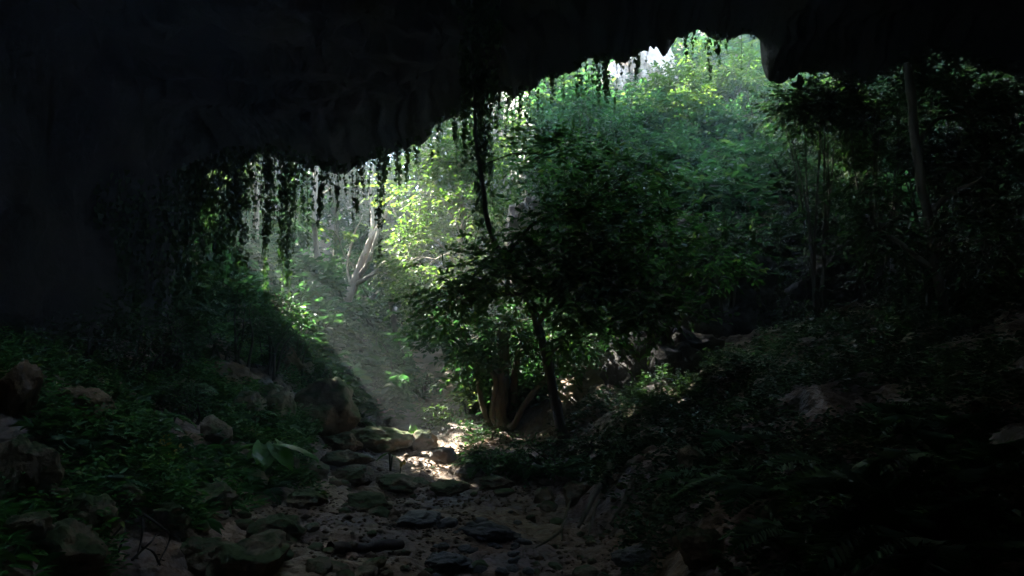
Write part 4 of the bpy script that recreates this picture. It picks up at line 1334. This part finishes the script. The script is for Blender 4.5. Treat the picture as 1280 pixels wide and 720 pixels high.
mb = MB(); tube(mb, [yl, yl + np.array([.02, 0, .12]), yl + np.array([.05, -.02, .17])], .006, .003, 5, 8); mb.build("stalk", M_STEM, t, yl)
mb = MB(); q = yl + np.array([.05, -.02, .17]); leaves(mb, q[None] + np.array([[0, 0, 0], [-.02, 0, -.03]]), np.array([[.1, -.1, -1], [-.3, 0, -1.]]), np.array([[0, -1, .2], [0, -1, .2]]), .075, .045, "oval"); mb.build("leaf", M_YELLOW, t, yl)
yb = on_ground(215, 590)
t = thing("yellowing_sprig", yb, "sprig of yellow leaves standing in the left bank greenery", "plant")
mb = MB(); lf = MB()
for j in range(5):
    e = yb + np.array([random.uniform(-.12, .12), random.uniform(-.1, .05), random.uniform(.2, .38)])
    tube(mb, [yb, (yb + e) / 2, e], .005, .002, 4, 6)
    sprays(lf, mb, np.repeat(e[None] - np.array([0, 0, .1]), 3, 0), RNG.normal(0, 1, (3, 3)) + np.array([0, 0, .8]), .1, 5, .05, .03)
mb.build("stems", M_STEM, t, yb); lf.build("foliage", M_YELLOW, t, yb)

# ------------------------------------------------------------------ uncountable ground growth
def cover(name, lab, region, count, L, m, thr, seed, kind="oval", per=7, h=0.10, ok=None):
    rs = np.random.default_rng(seed)
    x = rs.uniform(region[0], region[1], count)
    y = rs.uniform(region[2], region[3], count)
    p = np.stack([x, y, x * 0], -1)
    w = 1.35 - 0.5 * sstep(y, 9, 15)
    uL = np.maximum(0, xc(y) - w - x)
    uR = np.maximum(0, x - xc(y) - w)
    keep = fbm(p * 1.1, 3, seed) > thr
    keep &= (uL + uR) > (0.25 + 0.3 * fbm(p * 2, 2, seed + 1)) if ok is None else ok(x, y)
    x, y = x[keep], y[keep]
    z = ground_h(x, y)
    n = len(x)
    lf = MB()
    st = MB()
    P0 = np.stack([x, y, z - .01], -1)
    hs = h * rs.uniform(.4, 1.6, n)
    E = P0 + np.stack([rs.normal(0, .05, n), rs.normal(0, .05, n), hs], -1)
    for j in range(per):
        f = rs.uniform(0.35, 1.0, n)
        pos = P0 + (E - P0) * f[:, None]
        a = rs.uniform(0, 6.283, n)
        ax = np.stack([np.cos(a), np.sin(a), rs.uniform(-.3, .6, n)], -1)
        no = np.array([0, 0, 1.0]) + rs.normal(0, .35, (n, 3))
        s = L * rs.uniform(.5, 1.4, n)
        leaves(lf, pos, ax, no, s, s * (.55 if kind != "grass" else .14), "oval")
    o = lf.build(name, m)
    struct(o, "stuff")
    o["label"] = lab
    return o


cover("undergrowth", "low leafy undergrowth covering the left bank", (-5.6, -1.6, 3.8, 13), 15000, .055, M_UNDER, 0.0, 81, per=9, h=.2)
cover("undergrowth", "low dark undergrowth covering the right bank", (.5, 7.5, 2.2, 10.8), 17000, .055, M_DARK, -.45, 82, per=7, h=.14)
cover("undergrowth", "leafy undergrowth on the outer slopes beyond the cave mouth", (-9, 7, 12, 21), 9500, .19, M_MID, -.6, 83, per=7, h=.55, ok=lambda x, y: np.abs(x - xc(y)) > .5)
cover("undergrowth", "leafy undergrowth on the outer hillside at the far right", (7, 19, 11.5, 22), 9000, .14, M_DARK, -.8, 86, per=7, h=.5, ok=lambda x, y: x > 0)
cover("undergrowth", "grassy tufts along the left edge of the streambed", (-3.6, -1.4, 4.0, 11), 1800, .13, M_FERN, .1, 84, kind="grass", per=12, h=.08)
cover("leaf_litter", "dry fallen leaves scattered on the streambed", (-2.6, 1.4, 3.8, 11), 2600, .05, M_LITTER, -.2, 85, per=1, h=.012, ok=lambda x, y: x > -9)

# gravel between the cobbles
gv = MB()
rs2 = np.random.default_rng(90)
n = 5200
x = rs2.uniform(-2.6, 1.2, n); y = rs2.uniform(3.8, 11, n)
k_ = fbm(np.stack([x, y, x * 0], -1) * 1.3, 3, 91) > -.15
x, y = x[k_], y[k_]
z = ground_h(x, y)
n = len(x)
s = rs2.uniform(.008, .026, n) * (1 + (rs2.uniform(0, 1, n) > .93) * 1.2)
bmv = np.array([(0, 0, 1), (.9, 0, .2), (.2, .95, .1), (-.85, .35, .25), (-.5, -.8, .1), (.45, -.75, .3), (0, 0, -.6)])
bf = np.array([(0, 1, 2), (0, 2, 3), (0, 3, 4), (0, 4, 5), (0, 5, 1), (6, 2, 1), (6, 3, 2), (6, 4, 3), (6, 5, 4), (6, 1, 5)])
ang = rs2.uniform(0, 6.28, n)
ca, sa = np.cos(ang)[:, None], np.sin(ang)[:, None]
V = np.stack([bmv[None, :, 0] * ca - bmv[None, :, 1] * sa, bmv[None, :, 0] * sa + bmv[None, :, 1] * ca, bmv[None, :, 2] * rs2.uniform(.5, .9, (n, 1))], -1) * s[:, None, None] + np.stack([x, y, z + s * .25], -1)[:, None]
gv.add(V.reshape(-1, 3), (np.arange(n)[:, None, None] * 7 + bf[None]).reshape(-1, 3))
o = gv.build("gravel", M_GRAVEL, smooth=False)
struct(o, "stuff")

# ------------------------------------------------------------------ haze
def haze():
    mb = MB()
    x0, x1, y0, y1, z0, z1 = -42, 44, -42, 64, -3.0, 28.0
    v = [(x0, y0, z0), (x1, y0, z0), (x1, y1, z0), (x0, y1, z0), (x0, y0, z1), (x1, y0, z1), (x1, y1, z1), (x0, y1, z1)]
    mb.add(v, [(0, 3, 2, 1), (4, 5, 6, 7), (0, 1, 5, 4), (1, 2, 6, 5), (2, 3, 7, 6), (3, 0, 4, 7)])
    m, nt, N, Lk = mat("haze_air")
    p = N("ShaderNodeVolumePrincipled")
    p.inputs["Color"].default_value = (.84, .95, .96, 1)
    p.inputs["Density"].default_value = HAZE
    p.inputs["Anisotropy"].default_value = 0.0
    out = N("ShaderNodeOutputMaterial")
    Lk(p.outputs[0], out.inputs["Volume"])
    o = mb.build("haze", m, smooth=False)
    struct(o, "stuff")


HAZE = 0.0145
haze()

# ------------------------------------------------------------------ light, camera
SUN_AZ, SUN_EL = math.radians(50), math.radians(37)
to_sun = Vector((-math.sin(SUN_AZ) * math.cos(SUN_EL), math.cos(SUN_AZ) * math.cos(SUN_EL), math.sin(SUN_EL)))
sun = bpy.data.lights.new("sun", "SUN")
sun.energy = 5.0
sun.angle = math.radians(0.53)
sun.color = (1.0, 0.95, 0.86)
so = bpy.data.objects.new("sun", sun)
so.rotation_euler = to_sun.to_track_quat("Z", "Y").to_euler()
so.location = (-20, 20, 25)
C.objects.link(so)

w = bpy.data.worlds.new("World")
SC.world = w
w.use_nodes = True
nt = w.node_tree
bg = nt.nodes["Background"]
sk = nt.nodes.new("ShaderNodeTexSky")
sk.sky_type = "NISHITA"
sk.sun_disc = False
sk.sun_elevation = SUN_EL
sk.sun_rotation = -SUN_AZ
nt.links.new(sk.outputs[0], bg.inputs[0])
bg.inputs[1].default_value = 0.12

cam = bpy.data.cameras.new("camera")
cam.sensor_width = 36
cam.lens = 36 * F / 1280
cam.clip_end = 500
cam.clip_start = 0.05
co = bpy.data.objects.new("camera", cam)
co.location = EYE
co.rotation_euler = (math.pi / 2 + PITCH, 0, 0)
C.objects.link(co)
SC.camera = co
SC.render.engine = "CYCLES"
SC.cycles.use_denoising = True
SC.cycles.max_bounces = 8
SC.cycles.diffuse_bounces = 4
SC.cycles.transmission_bounces = 6
SC.cycles.volume_bounces = 0
SC.cycles.sample_clamp_indirect = 4.0
SC.view_settings.view_transform = "Standard"
SC.view_settings.look = "None"
SC.view_settings.exposure = 4.85
SC.view_settings.gamma = 1
